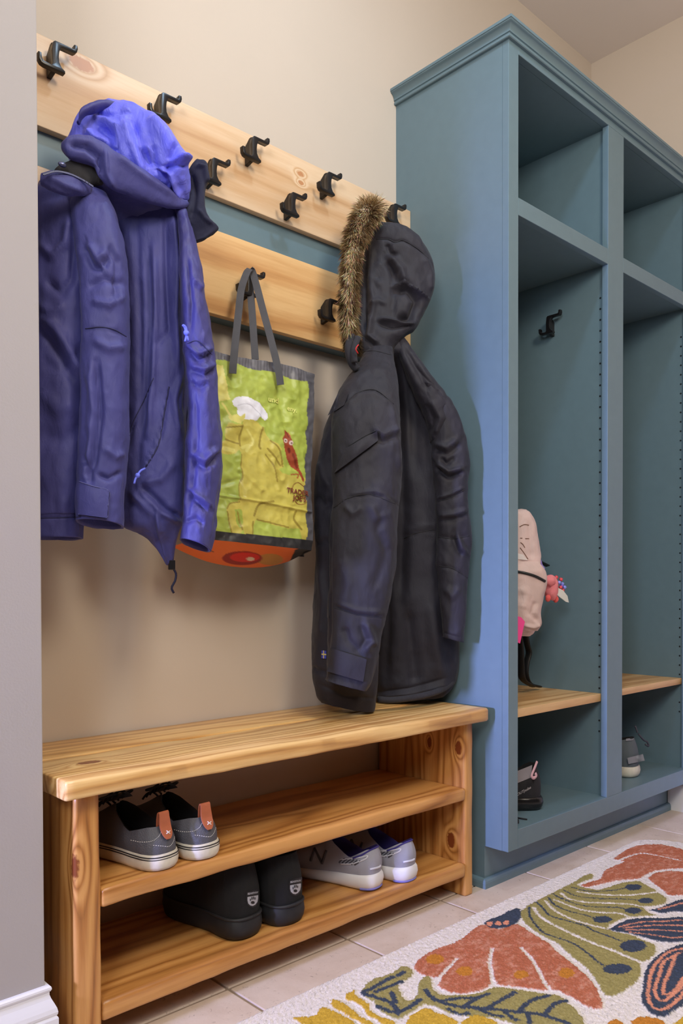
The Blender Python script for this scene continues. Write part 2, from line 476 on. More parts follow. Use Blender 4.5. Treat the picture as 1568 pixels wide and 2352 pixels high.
rack = thing('coat_rack', (0.6, 0, 1.4688), 'wall coat rack of two pine boards over a teal panel with black hooks', 'coat rack')
box('back_panel', (.002, -.0394, 1.4700), (XC - .001, -.0005, 1.925), M['teal'], rack, 0.0008)

def plank(name, lo, hi, axis, mat, parent, bev=.004, wob=.0008, n=60, seed=0, taper_end=.004, nc=4, big=0.0):
    """board with rounded long edges and slightly uneven faces; axis = grain direction"""
    ax = 'XYZ'.index(axis); o1, o2 = [k for k in range(3) if k != ax]
    lo = np.array(lo, float); hi = np.array(hi, float)
    a0, a1, b0, b1 = lo[o1], hi[o1], lo[o2], hi[o2]
    ring = []
    for (cx_, cy_, st) in ((a1 - bev, b1 - bev, 0), (a0 + bev, b1 - bev, 90), (a0 + bev, b0 + bev, 180), (a1 - bev, b0 + bev, 270)):
        for k in range(nc):
            th = math.radians(st + 90 * k / (nc - 1)); ring.append((cx_ + bev * math.cos(th), cy_ + bev * math.sin(th)))
    ring = np.array(ring); m = len(ring); cen = np.array([(a0 + a1) / 2, (b0 + b1) / 2])
    ts = np.concatenate([[lo[ax], lo[ax] + taper_end * .3], np.linspace(lo[ax] + taper_end, hi[ax] - taper_end, n), [hi[ax] - taper_end * .3, hi[ax]]])
    V = []
    for i, t_ in enumerate(ts):
        ins = taper_end * (.75 if i in (0, len(ts) - 1) else .25 if i in (1, len(ts) - 2) else 0)
        rr = ring.copy()
        for q in (0, 1):
            rr[:, q] = np.where(rr[:, q] > cen[q], rr[:, q] - ins, rr[:, q] + ins)
        P = np.zeros((m, 3)); P[:, ax] = t_; P[:, o1] = rr[:, 0]; P[:, o2] = rr[:, 1]
        w = vnoise(P * np.array([14 if k == ax else 40 for k in range(3)]) + seed) * wob
        if big: w = w + vnoise(P * np.array([5 if k == ax else 12 for k in range(3)]) + seed * 2.3) * big
        d = rr - cen; d = d / np.maximum(np.abs(d).max(0), 1e-9)
        near = np.maximum(0, np.abs(d).min(1) - .6) / .4
        P[:, o1] -= np.sign(d[:, 0]) * np.abs(w) * near; P[:, o2] -= np.sign(d[:, 1]) * np.abs(w) * near
        V.append(P)
    V = np.vstack(V); nr = len(ts)
    Fc = grid_faces(nr, m) + [list(range(m))[::-1], [(nr - 1) * m + k for k in range(m)]]
    bm = bmesh.new(); vv = [bm.verts.new(q) for q in V]
    for f in Fc: bm.faces.new([vv[i] for i in f])
    bmesh.ops.recalc_face_normals(bm, faces=bm.faces)
    return autosmooth(bm_obj(name, bm, mat, parent), 0.8)
pk = at(187, 146, y=YB); pk2 = at(690, 399, y=YB); pk3 = at(691, 420, y=YB)
M['pine_up'] = wood('honey_pine_lit', lin(228, 198, 164), lin(212, 172, 130), lin(186, 138, 94), 'X', 1.0, [(pk.x, YB, pk.z, .014), (pk2.x, YB, pk2.z, .006), (pk3.x, YB, pk3.z, .005)], seed=.35, ring=.55, streak=.36, rough=.45, knot=lin(190, 132, 88))  # same stain as the lower board; stronger light above put into the colour
M['pine_low'] = wood('honey_pine', lin(228, 186, 130), lin(206, 154, 98), lin(170, 116, 66), 'X', 1.0, [], seed=5.2, ring=.8, streak=.42, rough=.42)
plank('board', (.001, YB, 1.7469), (XC - .0005, -.0394, 1.9299), 'X', M['pine_up'], rack, bev=.0015, wob=.0004, n=24, nc=3, taper_end=.0015)
plank('board', (.001, YB, 1.4688), (XC - .0005, -.0394, 1.6674), 'X', M['pine_low'], rack, bev=.0015, wob=.0004, n=24, nc=3, taper_end=.0015)
def put_hook(x, z, parent, y=YB):
    return obj('hook', HV + np.array((x, y, z)), HF, M['black'], parent)
for x in (.112, .355, .603, .846, 1.099): put_hook(x, 1.8785, rack)
for x in (.238, .487, .7235, .965): put_hook(x, 1.7850, rack)
for x in (.588, .848): put_hook(x, 1.5500, rack)
for o in rack.children:
    if o.name.startswith('hook'): autosmooth(o, .7)
# hooks inside the lockers, on the right inner side of each bay
for xs in (1.735,):
    R90 = np.array([[0, 1, 0], [-1, 0, 0], [0, 0, 1]], float)      # local x -> -y ; local -y -> -x
    obj('hook', (HV @ R90.T) * np.array((1, 1, 1)) + np.array((xs, -.2027, 1.672)), HF, M['black'], cab)

# ------------------------------------------------------------------ bench
kb = at(205, 1749, z=.5)
kl = at(168, 1995, y=-.3323)
ks = at(1052, 1718, x=1.1056); kt = at(1035, 1930, x=1.1056); ku = at(985, 1705, x=1.1056)
WL, WM, WD = lin(210, 154, 88), lin(178, 118, 58), lin(116, 68, 28)
M['bench_top'] = wood('bench_pine_top', lin(238, 198, 134), lin(212, 162, 98), lin(160, 108, 58), 'X', 1.0, [(kb.x, kb.y, .5, .013)], seed=1.2, ring=1.7, streak=.55, rough=.3)
M['bench_back'] = wood('bench_pine_back', lin(232, 188, 122), lin(204, 152, 88), lin(156, 104, 56), 'X', 1.0, [], seed=8.2, ring=1.4, streak=.5, rough=.3)
M['bench_shelf'] = wood('bench_pine_shelf', WL, lin(180, 122, 62), lin(124, 74, 32), 'X', 1.0, [], seed=4.4, ring=1.7, streak=.5, rough=.34)
M['bench_leg'] = wood('bench_pine_leg', WL, WM, WD, 'Z', 1.0, [(kl.x - .006, -.3323, kl.z, .016), (ks.x, ks.y, ks.z, .010), (kt.x, kt.y, kt.z, .012), (ku.x, ku.y, ku.z, .008)], seed=2.7, ring=1.7, streak=.55, rough=.36)
bench = thing('bench', (.585, -.18, 0), 'honey stained pine bench with two open shoe shelves against the wall', 'bench')
ys = at(95, 1744, z=.5).y
plank('seat_board', (.0005, -.3621, .4626), (1.1694, ys - .0008, .5), 'X', M['bench_top'], bench, bev=.0065, wob=.0012, n=90, seed=3, big=.004)
plank('seat_board', (.0005, ys + .0008, .4626), (1.1694, -.004, .4996), 'X', M['bench_back'], bench, bev=.0035, wob=.0006, n=60, seed=9)
plank('side_panel', (.0284, -.3323, 0), (.0777, -.012, .4624), 'Z', M['bench_leg'], bench, bev=.0065, wob=.0015, n=50, seed=5, big=.003)
plank('side_panel', (1.1056, -.3323, 0), (1.142, -.012, .4624), 'Z', M['bench_leg'], bench, bev=.0065, wob=.0015, n=50, seed=14, big=.003)
plank('shelf', (.0779, -.3345, .2557), (1.1054, -.012, .2908), 'X', M['bench_shelf'], bench, bev=.0075, wob=.0015, n=80, seed=21, big=.003)
plank('shelf', (.0779, -.3345, .0527), (1.1054, -.012, .0893), 'X', M['bench_shelf'], bench, bev=.0075, wob=.0015, n=80, seed=33, big=.003)
# ------------------------------------------------------------------ cloth tools
from mathutils.bvhtree import BVHTree
FH = np.array((_s, _c, 0.0))                       # level direction away from the photographer
def clamp_room(V, zmin=None):
    V[:, 1] = np.minimum(V[:, 1], -0.004)
    rk = (V[:, 2] > 1.455) & (V[:, 2] < 1.94) & (V[:, 0] < 1.2)
    V[rk, 1] = np.minimum(V[rk, 1], YB - .003)
    left = V[:, 1] > YW - .01
    V[left, 0] = np.maximum(V[left, 0], XW + .004)
    V[:, 0] = np.where((V[:, 1] > -DC - .03), np.minimum(V[:, 0], XC - .004), V[:, 0])
    if zmin is not None: V[:, 2] = np.maximum(V[:, 2], zmin)
    return V
def grid_normals(V, m, n, wrap=True):
    G = V.reshape(m, n, 3)
    dv = np.gradient(G, axis=0)
    if wrap: du = (np.roll(G, -1, 1) - np.roll(G, 1, 1)) * .5
    else: du = np.gradient(G, axis=1)
    N = np.cross(du, dv); L = np.linalg.norm(N, axis=2, keepdims=True)
    return (N / np.maximum(L, 1e-12)).reshape(-1, 3)
def seg_dist(px, py, line):
    """distance, signed side and arc position of image points to a polyline"""
    best = np.full(px.shape, 1e9); side = np.zeros(px.shape); tt = np.zeros(px.shape)
    L = [0]
    for a, b in zip(line[:-1], line[1:]): L.append(L[-1] + math.hypot(b[0] - a[0], b[1] - a[1]))
    for k, (a, b) in enumerate(zip(line[:-1], line[1:])):
        dx, dy = b[0] - a[0], b[1] - a[1]; l2 = dx * dx + dy * dy + 1e-9
        t = np.clip(((px - a[0]) * dx + (py - a[1]) * dy) / l2, 0, 1)
        ex, ey = px - a[0] - t * dx, py - a[1] - t * dy
        d = np.hypot(ex, ey); c = dx * ey - dy * ex
        m = d < best
        best = np.where(m, d, best); side = np.where(m, np.sign(c), side); tt = np.where(m, (L[k] + t * (L[k + 1] - L[k])) / L[-1], tt)
    return best, side, tt
def sculpt(V, N, strokes):
    """push the side of a surface that faces the room along its normals: strokes are (polyline, width, amount, kind)"""
    px, py, f = to_px(V)
    view = V - _Cn; view /= np.linalg.norm(view, axis=1, keepdims=True)
    face = np.clip(-(N * view).sum(1) * 2.5, 0, 1)
    d = np.zeros(len(V))
    for st in strokes:
        line, w, amt = st[:3]; kind = st[3] if len(st) > 3 else 'ridge'
        best, side, tt = seg_dist(px, py, line)
        ends = np.clip(np.minimum(tt, 1 - tt) * 6 + .25, 0, 1)
        if kind == 'ridge': d += 1.25 * amt * np.exp(-(best / w) ** 2) * ends
        elif kind == 'crease': d += amt * np.exp(-best / w) * ends            # sharp fold
        elif kind == 'step': d += amt * np.where(side > 0, np.exp(-(best / w) ** 2), 0) * np.clip(best / 1.2, 0, 1) * ends
        elif kind == 'fold':                                                    # ridge with a valley on its right-hand side
            s_ = best * side / w; d += 1.35 * amt * (np.exp(-(s_) ** 2) - .8 * np.exp(-(s_ - 1.6) ** 2)) * ends
    return V + N * (d * face)[:, None]
def loft(name, rows, mat, parent, m=120, n=96, e=0.8, strokes=(), wr=0.004, wf=(16, 16, 7), wr2=0.0012, seed=0.0, close=True, hem=None, zmin=None, lab=None, fold=None, tilt=0.0, warp=0.0):
    """cloth tube lofted through rows (uL,vL,uR,vR,Y,depth): each row is seen between two photograph points, centred on the plane Y,
    with a half depth along the view; wrinkles are noise plus sculpted strokes"""
    R = catmull(rows, m)
    th = np.linspace(0, 2 * math.pi, n, endpoint=False)
    ct, st = np.cos(th), np.sin(th)
    cc = np.sign(ct) * np.abs(ct) ** e; ss = np.sign(st) * np.abs(st) ** e
    rings = []
    for (uL, vL, uR, vR, Y, b) in R:
        pc = at((uL + uR) / 2, (vL + vR) / 2, y=Y)
        f = (pc - Vector(CAM)).dot(_F)
        A = (np.array(ray(uR, vR)) - np.array(ray(uL, vL))) * f * .5
        rings.append(np.array(pc) + np.outer(cc, A) + np.outer(ss, FH * b) + np.outer(-st, np.array((0, 0, tilt))))
    if hem:                                        # turned-in open end: go back up inside
        ins, dep = hem; last = rings[-1]; cen = last.mean(0); up = rings[-1 - max(2, int(m * dep))].mean(0) - cen
        for k, (q, h) in enumerate(((1 - ins * .3, -.02), (1 - ins, .0), (1 - ins, .3), (1 - ins * 1.2, 1.0))):
            rings.append(cen + (last - cen) * q + up * h)
    mm = len(rings); V = np.vstack(rings)
    N = grid_normals(V, mm, n)
    if ((V - V.mean(0)) * N).sum() < 0: N = -N
    if fold: V = V + N * fold(V)[:, None]
    P = V * np.array(wf) + seed
    nz = fbm(P, 3); rd = 1 - np.abs(fbm(P * 1.3 + 9.1, 2)) * 1.4
    d = wr * (.6 * nz + .5 * (rd - .5)) + wr2 * fbm(V * np.array((70, 70, 45)) + seed, 2)
    if hem: d[-4 * n:] = d[-5 * n:-4 * n].mean() * 0
    V = V + N * d[:, None]
    if strokes:
        V = sculpt(V, N, strokes)
    V = clamp_room(V, zmin)
    Fc = grid_faces(mm, n)
    if close:
        Fc.append(list(range(n))[::-1])
        if not hem: Fc.append([(mm - 1) * n + k for k in range(n)])
    bm = bmesh.new(); vv = [bm.verts.new(q) for q in V]
    for f_ in Fc: bm.faces.new([vv[i] for i in f_])
    bmesh.ops.recalc_face_normals(bm, faces=bm.faces)
    o = bm_obj(name, bm, mat, parent, smooth=True)
    if lab: o['label'] = lab
    return o
def world_bvh(objs):
    V = []; Fc = []
    for o in objs:
        base = Vector((0, 0, 0)); p = o; mat4 = Matrix.Identity(4)
        chain = []
        while p: chain.append(p); p = p.parent
        for p in reversed(chain): mat4 = mat4 @ Matrix.LocRotScale(p.location, p.rotation_euler, p.scale)
        off = len(V); V += [mat4 @ v.co for v in o.data.vertices]
        Fc += [[i + off for i in f.vertices] for f in o.data.polygons]
    return BVHTree.FromPolygons(V, Fc)
def cast(bvh, u, v, guess=None):
    d = ray(u, v).normalized()
    h = bvh.ray_cast(Vector(CAM), d)
    return h[0], h[1]
def decal(name, quad, bvh, mat, parent, nu=14, nv=10, lift=.002, thick=.003, bulge=0.0, lab=None, poly=None):
    """a small patch of cloth or print laid on a surface: quad = 4 photograph corners, or poly = outline filled on a fine grid"""
    V = []; q = np.array(quad, float); hits = []
    for j in range(nv + 1):
        for i in range(nu + 1):
            s_, t_ = i / nu, j / nv
            p = (q[0] * (1 - s_) + q[1] * s_) * (1 - t_) + (q[3] * (1 - s_) + q[2] * s_) * t_
            h, nn = cast(bvh, p[0], p[1]); hits.append((h, nn, p))
    ok = [h for h in hits if h[0] is not None]
    if not ok: return None
    fm = np.median([(h[0] - Vector(CAM)).dot(_F) for h in ok])
    pts = []
    for k, (h, nn, p) in enumerate(hits):
        dv = ray(p[0], p[1])
        f = (h - Vector(CAM)).dot(_F) if h is not None else fm
        if abs(f - fm) > .05: f = fm
        pts.append((dv, f))
    fs = np.array([f for _, f in pts]).reshape(nv + 1, nu + 1)
    for _ in range(3):
        g = np.pad(fs, 1, mode='edge'); fs = (g[1:-1, 1:-1] * 2 + g[:-2, 1:-1] + g[2:, 1:-1] + g[1:-1, :-2] + g[1:-1, 2:]) / 6
    top = []; bot = []
    for k, (dv, _) in enumerate(pts):
        j, i = divmod(k, nu + 1); f = fs[j, i]
        bl = bulge * math.sin(math.pi * i / nu) * math.sin(math.pi * j / nv)
        top.append(Vector(CAM) + dv * (f - lift - thick - bl)); bot.append(Vector(CAM) + dv * (f + .002))
    n = nu + 1; Fc = grid_faces(nv + 1, n, wrap=False); K = len(top)
    rim = [i for i in range(n)] + [j * n + nu for j in range(1, nv + 1)] + [nv * n + i for i in range(nu - 1, -1, -1)] + [j * n for j in range(nv - 1, 0, -1)]
    for a, b in zip(rim, rim[1:] + rim[:1]): Fc.append([a, b, b + K, a + K])
    bm = bmesh.new(); vv = [bm.verts.new(x) for x in top + bot]
    for f_ in Fc: bm.faces.new([vv[i] for i in f_])
    for x in [v for v in bm.verts if not v.link_faces]: bm.verts.remove(x)
    bmesh.ops.recalc_face_normals(bm, faces=bm.faces)
    o = autosmooth(bm_obj(name, bm, mat, parent), .9)
    if lab: o['label'] = lab
    return o
def line_on(name, pts, bvh, mat, parent, r=.0009, lift=.0004, n=24, dash=None):
    """a stitched seam or cord lying on a surface along photograph points"""
    C_ = catmull(pts, n); W = []
    last = None
    for u, v in C_:
        h, nn = cast(bvh, u, v)
        if h is None:
            continue
        W.append(h - ray(u, v).normalized() * lift)
    if len(W) < 2: return None
    if dash:
        V = []; Fc = []
        for k in range(0, len(W) - 1, 2):
            a, b = tube([W[k], (W[k] + W[k + 1]) / 2, W[k + 1]], r, 5); off = len(V); V += a; Fc += [[i + off for i in f] for f in b]
    else: V, Fc = tube(W, r, 6)
    return obj(name, V, Fc, mat, parent, smooth=True)
def text_on(name, s, center, ux, vy, bvh, mat, parent, lift=.0008, bold=0.0, size=1.0):
    """lettering laid on a surface: ux, vy = photograph vectors of one text unit to the right and up"""
    TV, TF = text_mesh(s, size, bold)
    W = []; fall = None
    fr = None
    for x, y, _ in TV:
        u = center[0] + ux[0] * x + vy[0] * y; v = center[1] + ux[1] * x + vy[1] * y
        h, nn = cast(bvh, u, v)
        f = (h - Vector(CAM)).dot(_F) if h is not None else None
        if f is None or (fr is not None and abs(f - fr) > .09): f = fr
        if f is None: f = 2.0
        fr = f if fr is None else fr
        W.append(Vector(CAM) + ray(u, v) * (f - lift))
    return obj(name, W, TF, mat, parent)
def fabric(name, color, rough=0.75, weave=900, wb=0.15, sheen=0.06, var=0.12, wrinkle=0.25, spec=0.3):
    t = NT(name); t.set(Roughness=rough); t.b.inputs['Specular IOR Level'].default_value = spec
    t.b.inputs['Sheen Weight'].default_value = sheen; t.b.inputs['Sheen Roughness'].default_value = .5
    v = t.coords()
    n = t.noise(v, 14, 3)
    lo = tuple(c * (1 - var) for c in color[:3]) + (1,); hi = tuple(min(1, c * (1 + var)) for c in color[:3]) + (1,)
    t.l(t.ramp([(.3, lo), (.7, hi)], n), t.b.inputs['Base Color'])
    wr = t.noise(t.coords((1, 1, .45)), 55, 3, .55, .6)
    h = t.math('ADD', t.math('MULTIPLY', wr, wrinkle * 6), t.math('MULTIPLY', t.noise(v, weave, 1), wb))
    t.bump(h, .75, .0018)
    return t.m
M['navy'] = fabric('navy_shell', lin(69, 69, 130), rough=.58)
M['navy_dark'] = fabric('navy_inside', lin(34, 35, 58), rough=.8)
M['lining'] = fabric('blue_lining', lin(108, 112, 232), rough=.42, sheen=.1, wrinkle=.5)
M['navy_tinted'] = fabric('navy_shell_tinted', lin(64, 62, 122), rough=.5)  # copy of the navy shell, tint of the blue side light in its colour
M['olive_fleece'] = fabric('dark_fleece', lin(58, 56, 58), rough=.95)
M['cord_blue'] = plain('blue_cord', lin(110, 120, 235), .6)
M['cord_navy'] = plain('navy_cord', lin(30, 32, 66), .6)
M['seam_navy'] = plain('navy_seam', lin(44, 44, 82), .8)
M['zip_teeth'] = plain('zip_teeth', lin(62, 66, 110), .4)
M['plastic'] = plain('black_plastic', lin(26, 26, 30), .4)

# ------------------------------------------------------------------ navy jacket
jk = thing('jacket', (.23, -.14, .93), 'navy blue hooded jacket with bright blue lining hung beside the left wall', 'jacket')
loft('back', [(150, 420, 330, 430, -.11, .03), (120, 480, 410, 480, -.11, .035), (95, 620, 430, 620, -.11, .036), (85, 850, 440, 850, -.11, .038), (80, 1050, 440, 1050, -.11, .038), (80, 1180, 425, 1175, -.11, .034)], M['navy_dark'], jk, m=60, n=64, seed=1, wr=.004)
left_panel = loft('front_panel', [(92, 430, 190, 440, -.14, .035), (82, 470, 215, 470, -.148, .05), (76, 560, 222, 560, -.15, .055), (72, 700, 215, 700, -.152, .055), (70, 900, 205, 900, -.152, .055), (70, 1100, 197, 1100, -.152, .052), (70, 1178, 192, 1175, -.152, .05), (70, 1190, 188, 1186, -.152, .046), (70, 1238, 187, 1235, -.152, .046)], M['navy'], jk, m=150, n=100, seed=3, wr=.006, hem=(.12, .06),
    strokes=[([(100, 640), (140, 670), (165, 640), (170, 560)], 9, -.008), ([(95, 560), (120, 590), (150, 560), (158, 500)], 8, .009), ([(95, 730), (130, 760), (170, 830), (195, 880)], 12, .009, 'fold'), ([(95, 900), (130, 940), (170, 930)], 14, .006), ([(95, 830), (140, 850), (190, 800)], 7, -.005), ([(95, 1000), (150, 1010), (195, 970)], 16, -.005), ([(92, 700), (120, 720), (150, 700)], 8, .006), ([(92, 1189), (187, 1187)], 3, -.003, 'crease')])
mid_panel = loft('front_panel', [(222, 432, 412, 452, -.185, .028), (250, 500, 424, 500, -.187, .035), (275, 650, 428, 650, -.19, .04), (282, 780, 433, 780, -.192, .042), (283, 900, 430, 900, -.192, .042), (283, 1020, 426, 1020, -.192, .042), (282, 1130, 425, 1130, -.192, .04), (282, 1203, 420, 1185, -.192, .036), (318, 1224, 410, 1228, -.192, .026), (356, 1254, 402, 1262, -.192, .016), (383, 1298, 396, 1300, -.192, .007)], M['navy'], jk, m=200, n=120, seed=5, wr=.004,
    strokes=[([(312, 500), (320, 700), (324, 950), (312, 1120)], 8, -.005), ([(352, 560), (358, 700), (352, 850), (340, 1000)], 7, .010, 'fold'), ([(395, 480), (405, 600), (402, 720), (408, 850)], 7, .009), ([(380, 500), (382, 640), (388, 760)], 6, -.009), ([(404, 730), (380, 770), (350, 800)], 5, -.005, 'crease'), ([(350, 870), (320, 940), (298, 1000)], 2.5, -.004, 'crease'), ([(387, 890), (370, 980), (362, 1020), (330, 1075)], 3.5, .009, 'step'), ([(388, 890), (376, 960), (364, 1015)], 4, -.010, 'crease'), ([(330, 1120), (380, 1170), (420, 1190)], 7, -.008, 'fold'), ([(300, 1130), (350, 1180), (380, 1230)], 8, .007), ([(360, 1170), (365, 1220), (385, 1290)], 5, .006, 'fold'), ([(415, 860), (400, 920), (410, 1000)], 7, .006), ([(400, 1060), (370, 1100), (320, 1110)], 10, .006), ([(420, 760), (432, 850), (425, 950)], 5, -.006)])
l_sleeve = loft('sleeve', [(160, 455, 245, 450, -.205, .03), (168, 500, 268, 500, -.22, .042), (178, 570, 287, 570, -.23, .048), (187, 660, 293, 660, -.235, .048), (193, 770, 295, 770, -.235, .048), (190, 880, 294, 880, -.235, .047), (187, 980, 293, 980, -.235, .046), (183, 1060, 289, 1060, -.235, .045), (180, 1120, 284, 1120, -.235, .044), (178, 1170, 282, 1172, -.235, .043), (177, 1200, 280, 1207, -.235, .042)], M['navy'], jk, m=200, n=120, e=.85, seed=8, wr=.004, hem=(.08, .08), tilt=.006,
    strokes=[([(200, 660), (240, 640), (290, 655)], 8, -.006), ([(210, 690), (250, 700), (285, 680)], 8, .006), ([(195, 757), (245, 756), (292, 772)], 2, -.003, 'crease'), ([(215, 780), (250, 800), (285, 795)], 9, .006), ([(222, 830), (230, 950), (215, 1060), (205, 1090)], 7, -.009, 'fold'), ([(205, 560), (225, 600), (240, 580)], 9, .008, 'fold'), ([(250, 560), (270, 600), (268, 700)], 8, -.006), ([(240, 1030), (265, 1050), (285, 1040)], 8, .005), ([(225, 1090), (250, 1100), (280, 1085)], 6, -.006), ([(200, 850), (210, 900), (205, 1000)], 8, .005), ([(195, 1050), (205, 1090), (208, 1110)], 6, -.006)])
r_sleeve = loft('sleeve', [(400, 470, 430, 480, -.25, .015), (410, 540, 446, 540, -.268, .026), (414, 620, 462, 615, -.282, .034), (416, 700, 476, 695, -.295, .04), (420, 790, 489, 785, -.295, .043), (430, 870, 498, 865, -.295, .043), (433, 950, 504, 945, -.295, .043), (430, 1030, 508, 1025, -.295, .043), (427, 1090, 506, 1085, -.295, .042), (423, 1150, 498, 1150, -.295, .04), (417, 1210, 490, 1215, -.295, .038), (414, 1242, 481, 1262, -.295, .036)], M['navy_tinted'], jk, m=180, n=110, e=.85, seed=11, wr=.005, wr2=.0018, hem=(.08, .08), tilt=.008,
    strokes=[([(440, 640), (460, 660), (478, 650)], 6, .006), ([(430, 790), (455, 815), (488, 800)], 6, .008, 'fold'), ([(440, 840), (470, 850), (495, 835)], 6, .007, 'fold'), ([(435, 880), (460, 890), (480, 880)], 6, -.006), ([(440, 1040), (470, 1060), (500, 1030)], 8, .007, 'fold'), ([(432, 1120), (455, 1140), (485, 1165)], 6, .007, 'fold'), ([(425, 1200), (450, 1190), (470, 1205)], 5, -.005), ([(445, 900), (452, 1000), (442, 1100), (430, 1180)], 7, -.005), ([(435, 790), (450, 782), (484, 812)], 2, -.003, 'crease'), ([(428, 590), (440, 700), (436, 760)], 6, -.006)])
M_shoulder = loft('shoulder', [(150, 425, 240, 415, -.19, .03), (160, 460, 300, 450, -.185, .033), (200, 510, 400, 490, -.175, .03), (250, 590, 420, 590, -.165, .012)], M['navy'], jk, m=70, n=90, seed=15, wr=.003)
hood_in = loft('hood_lining', [(222, 243, 262, 240, -.19, .018), (190, 262, 332, 258, -.195, .034), (176, 290, 372, 282, -.20, .046), (166, 320, 402, 312, -.205, .052), (160, 345, 420, 345, -.21, .054), (164, 375, 432, 380, -.215, .054), (190, 405, 436, 415, -.22, .05), (250, 430, 434, 445, -.225, .04), (330, 450, 430, 468, -.23, .025)], M['lining'], jk, m=130, n=140, seed=21, wr=.006, wr2=.0016, wf=(22, 22, 12),
    strokes=[([(230, 275), (270, 300), (285, 350), (290, 400)], 9, .014, 'fold'), ([(300, 270), (310, 310), (330, 350), (345, 390)], 10, -.014, 'fold'), ([(340, 270), (375, 310), (400, 350), (425, 380)], 14, .014), ([(350, 330), (355, 370), (370, 400)], 6, -.010), ([(200, 300), (220, 320), (250, 330)], 9, .010, 'fold'), ([(385, 375), (405, 366), (430, 372)], 6, .010, 'fold'), ([(360, 385), (390, 400), (400, 430), (420, 455)], 5, .009, 'fold'), ([(180, 320), (200, 335), (215, 350)], 6, .008), ([(290, 285), (320, 330), (350, 350)], 8, .008), ([(215, 255), (250, 262), (300, 255)], 5, -.006), ([(400, 340), (385, 390), (375, 410)], 6, -.008)])
loft('hood_edge', [(178, 285, 182, 280, -.215, .006), (196, 263, 188, 255, -.22, .010), (220, 254, 214, 243, -.222, .012), (246, 248, 240, 236, -.222, .012), (270, 254, 275, 240, -.222, .011), (300, 262, 306, 248, -.222, .008), (325, 270, 330, 266, -.22, .005)], M['navy_tinted'], jk, m=50, n=24, seed=2, wr=.002)
brim = loft('hood_brim', [(146, 348, 147, 332, -.235, .008), (160, 362, 162, 318, -.245, .014), (186, 371, 188, 314, -.25, .018), (214, 384, 220, 320, -.255, .018), (228, 412, 248, 335, -.26, .018), (255, 434, 285, 362, -.265, .018), (300, 452, 325, 388, -.268, .018), (345, 466, 362, 412, -.27, .017), (388, 477, 395, 440, -.272, .014), (420, 478, 420, 458, -.272, .009), (434, 468, 430, 462, -.27, .005)], M['navy'], jk, m=130, n=60, seed=31, wr=.0025,
    strokes=[([(160, 330), (200, 336), (228, 360), (224, 400)], 8, -.012), ([(240, 345), (245, 400), (262, 432)], 5, .006), ([(265, 355), (330, 405), (400, 450)], 8, .005)])
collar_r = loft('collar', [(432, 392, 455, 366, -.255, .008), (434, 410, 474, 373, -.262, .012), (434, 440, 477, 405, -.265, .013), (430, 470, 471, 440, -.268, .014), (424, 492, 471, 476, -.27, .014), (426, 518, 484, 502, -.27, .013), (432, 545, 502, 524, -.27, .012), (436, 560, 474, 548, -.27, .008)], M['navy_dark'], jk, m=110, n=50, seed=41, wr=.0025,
    strokes=[([(440, 400), (448, 440), (440, 500)], 6, -.008), ([(452, 380), (470, 385), (474, 420)], 4, .007), ([(455, 480), (470, 500), (488, 515)], 4, .004)])
loft('collar', [(96, 428, 98, 398, -.235, .010), (125, 440, 128, 393, -.245, .014), (155, 449, 162, 400, -.25, .016), (186, 449, 192, 414, -.25, .014), (206, 442, 211, 428, -.248, .006)], M['navy'], jk, m=70, n=40, seed=45, wr=.0025, strokes=[([(110, 405), (150, 425), (190, 440)], 7, .004)])
loft('collar_lining', [(125, 398, 150, 378, -.222, .010), (150, 414, 178, 366, -.228, .014), (195, 430, 215, 368, -.232, .015), (232, 425, 240, 382, -.235, .010)], M['olive_fleece'], jk, m=50, n=40, seed=47, wr=.003)
zb = catmull([(100, 401), (128, 394), (160, 400), (190, 414), (212, 428)], 40)
bm = bmesh.new()
for u, v in zb:
    b2 = bmesh.new(); p = at(u, v, y=-.262)
    bmesh.ops.create_cube(b2, size=.0028, matrix=Matrix.Translation(p)); merge(bm, b2)
tag(bm_obj('zipper', bm, M['zip_teeth'], jk), kind='stuff')
p = at(143, 378, y=-.245)
bm = bmesh.new(); bmesh.ops.create_uvsphere(bm, u_segments=14, v_segments=8, radius=.008)
for q in bm.verts: q.co = Vector((q.co.x, q.co.y * .5, q.co.z * .6)) + p
bm_obj('snap_button', bm, plain('snap', lin(96, 98, 130), .3, .6), jk, True)
bv = world_bvh([l_sleeve])
tab = decal('cuff_tab', [(180, 1104), (251, 1127), (246, 1190), (178, 1181)], bv, M['navy'], jk, lift=.002, thick=.007, bulge=.002)
tabv = world_bvh([tab, l_sleeve])
line_on('seam', [(181, 1106), (215, 1117), (250, 1128), (248, 1160), (245, 1189), (210, 1187), (180, 1181)], tabv, plain('navy_edge', lin(86, 86, 140), .7), jk, r=.0010, lift=.0006, n=50)
bvj = world_bvh([l_sleeve, r_sleeve, mid_panel, left_panel])
line_on('seam', [(196, 755), (230, 751), (262, 757), (290, 773)], bvj, M['seam_navy'], jk)
line_on('seam', [(430, 789), (455, 784), (487, 815)], bvj, M['seam_navy'], jk)
line_on('seam', [(352, 868), (330, 920), (308, 965), (297, 1000)], bvj, M['seam_navy'], jk)
line_on('seam', [(388, 888), (376, 950), (364, 1020), (335, 1072)], bvj, M['seam_navy'], jk, r=.0016)
line_on('seam', [(92, 1190), (150, 1189), (186, 1187)], bvj, M['seam_navy'], jk)
def cord(name, pts, Y, mat, parent, r=.0022):
    V = []; Fc = []
    W = [at(u, v, y=Y) for u, v in catmull(pts, 14)]
    a, b = tube(W, r, 7); return obj(name, a, b, mat, parent, True)
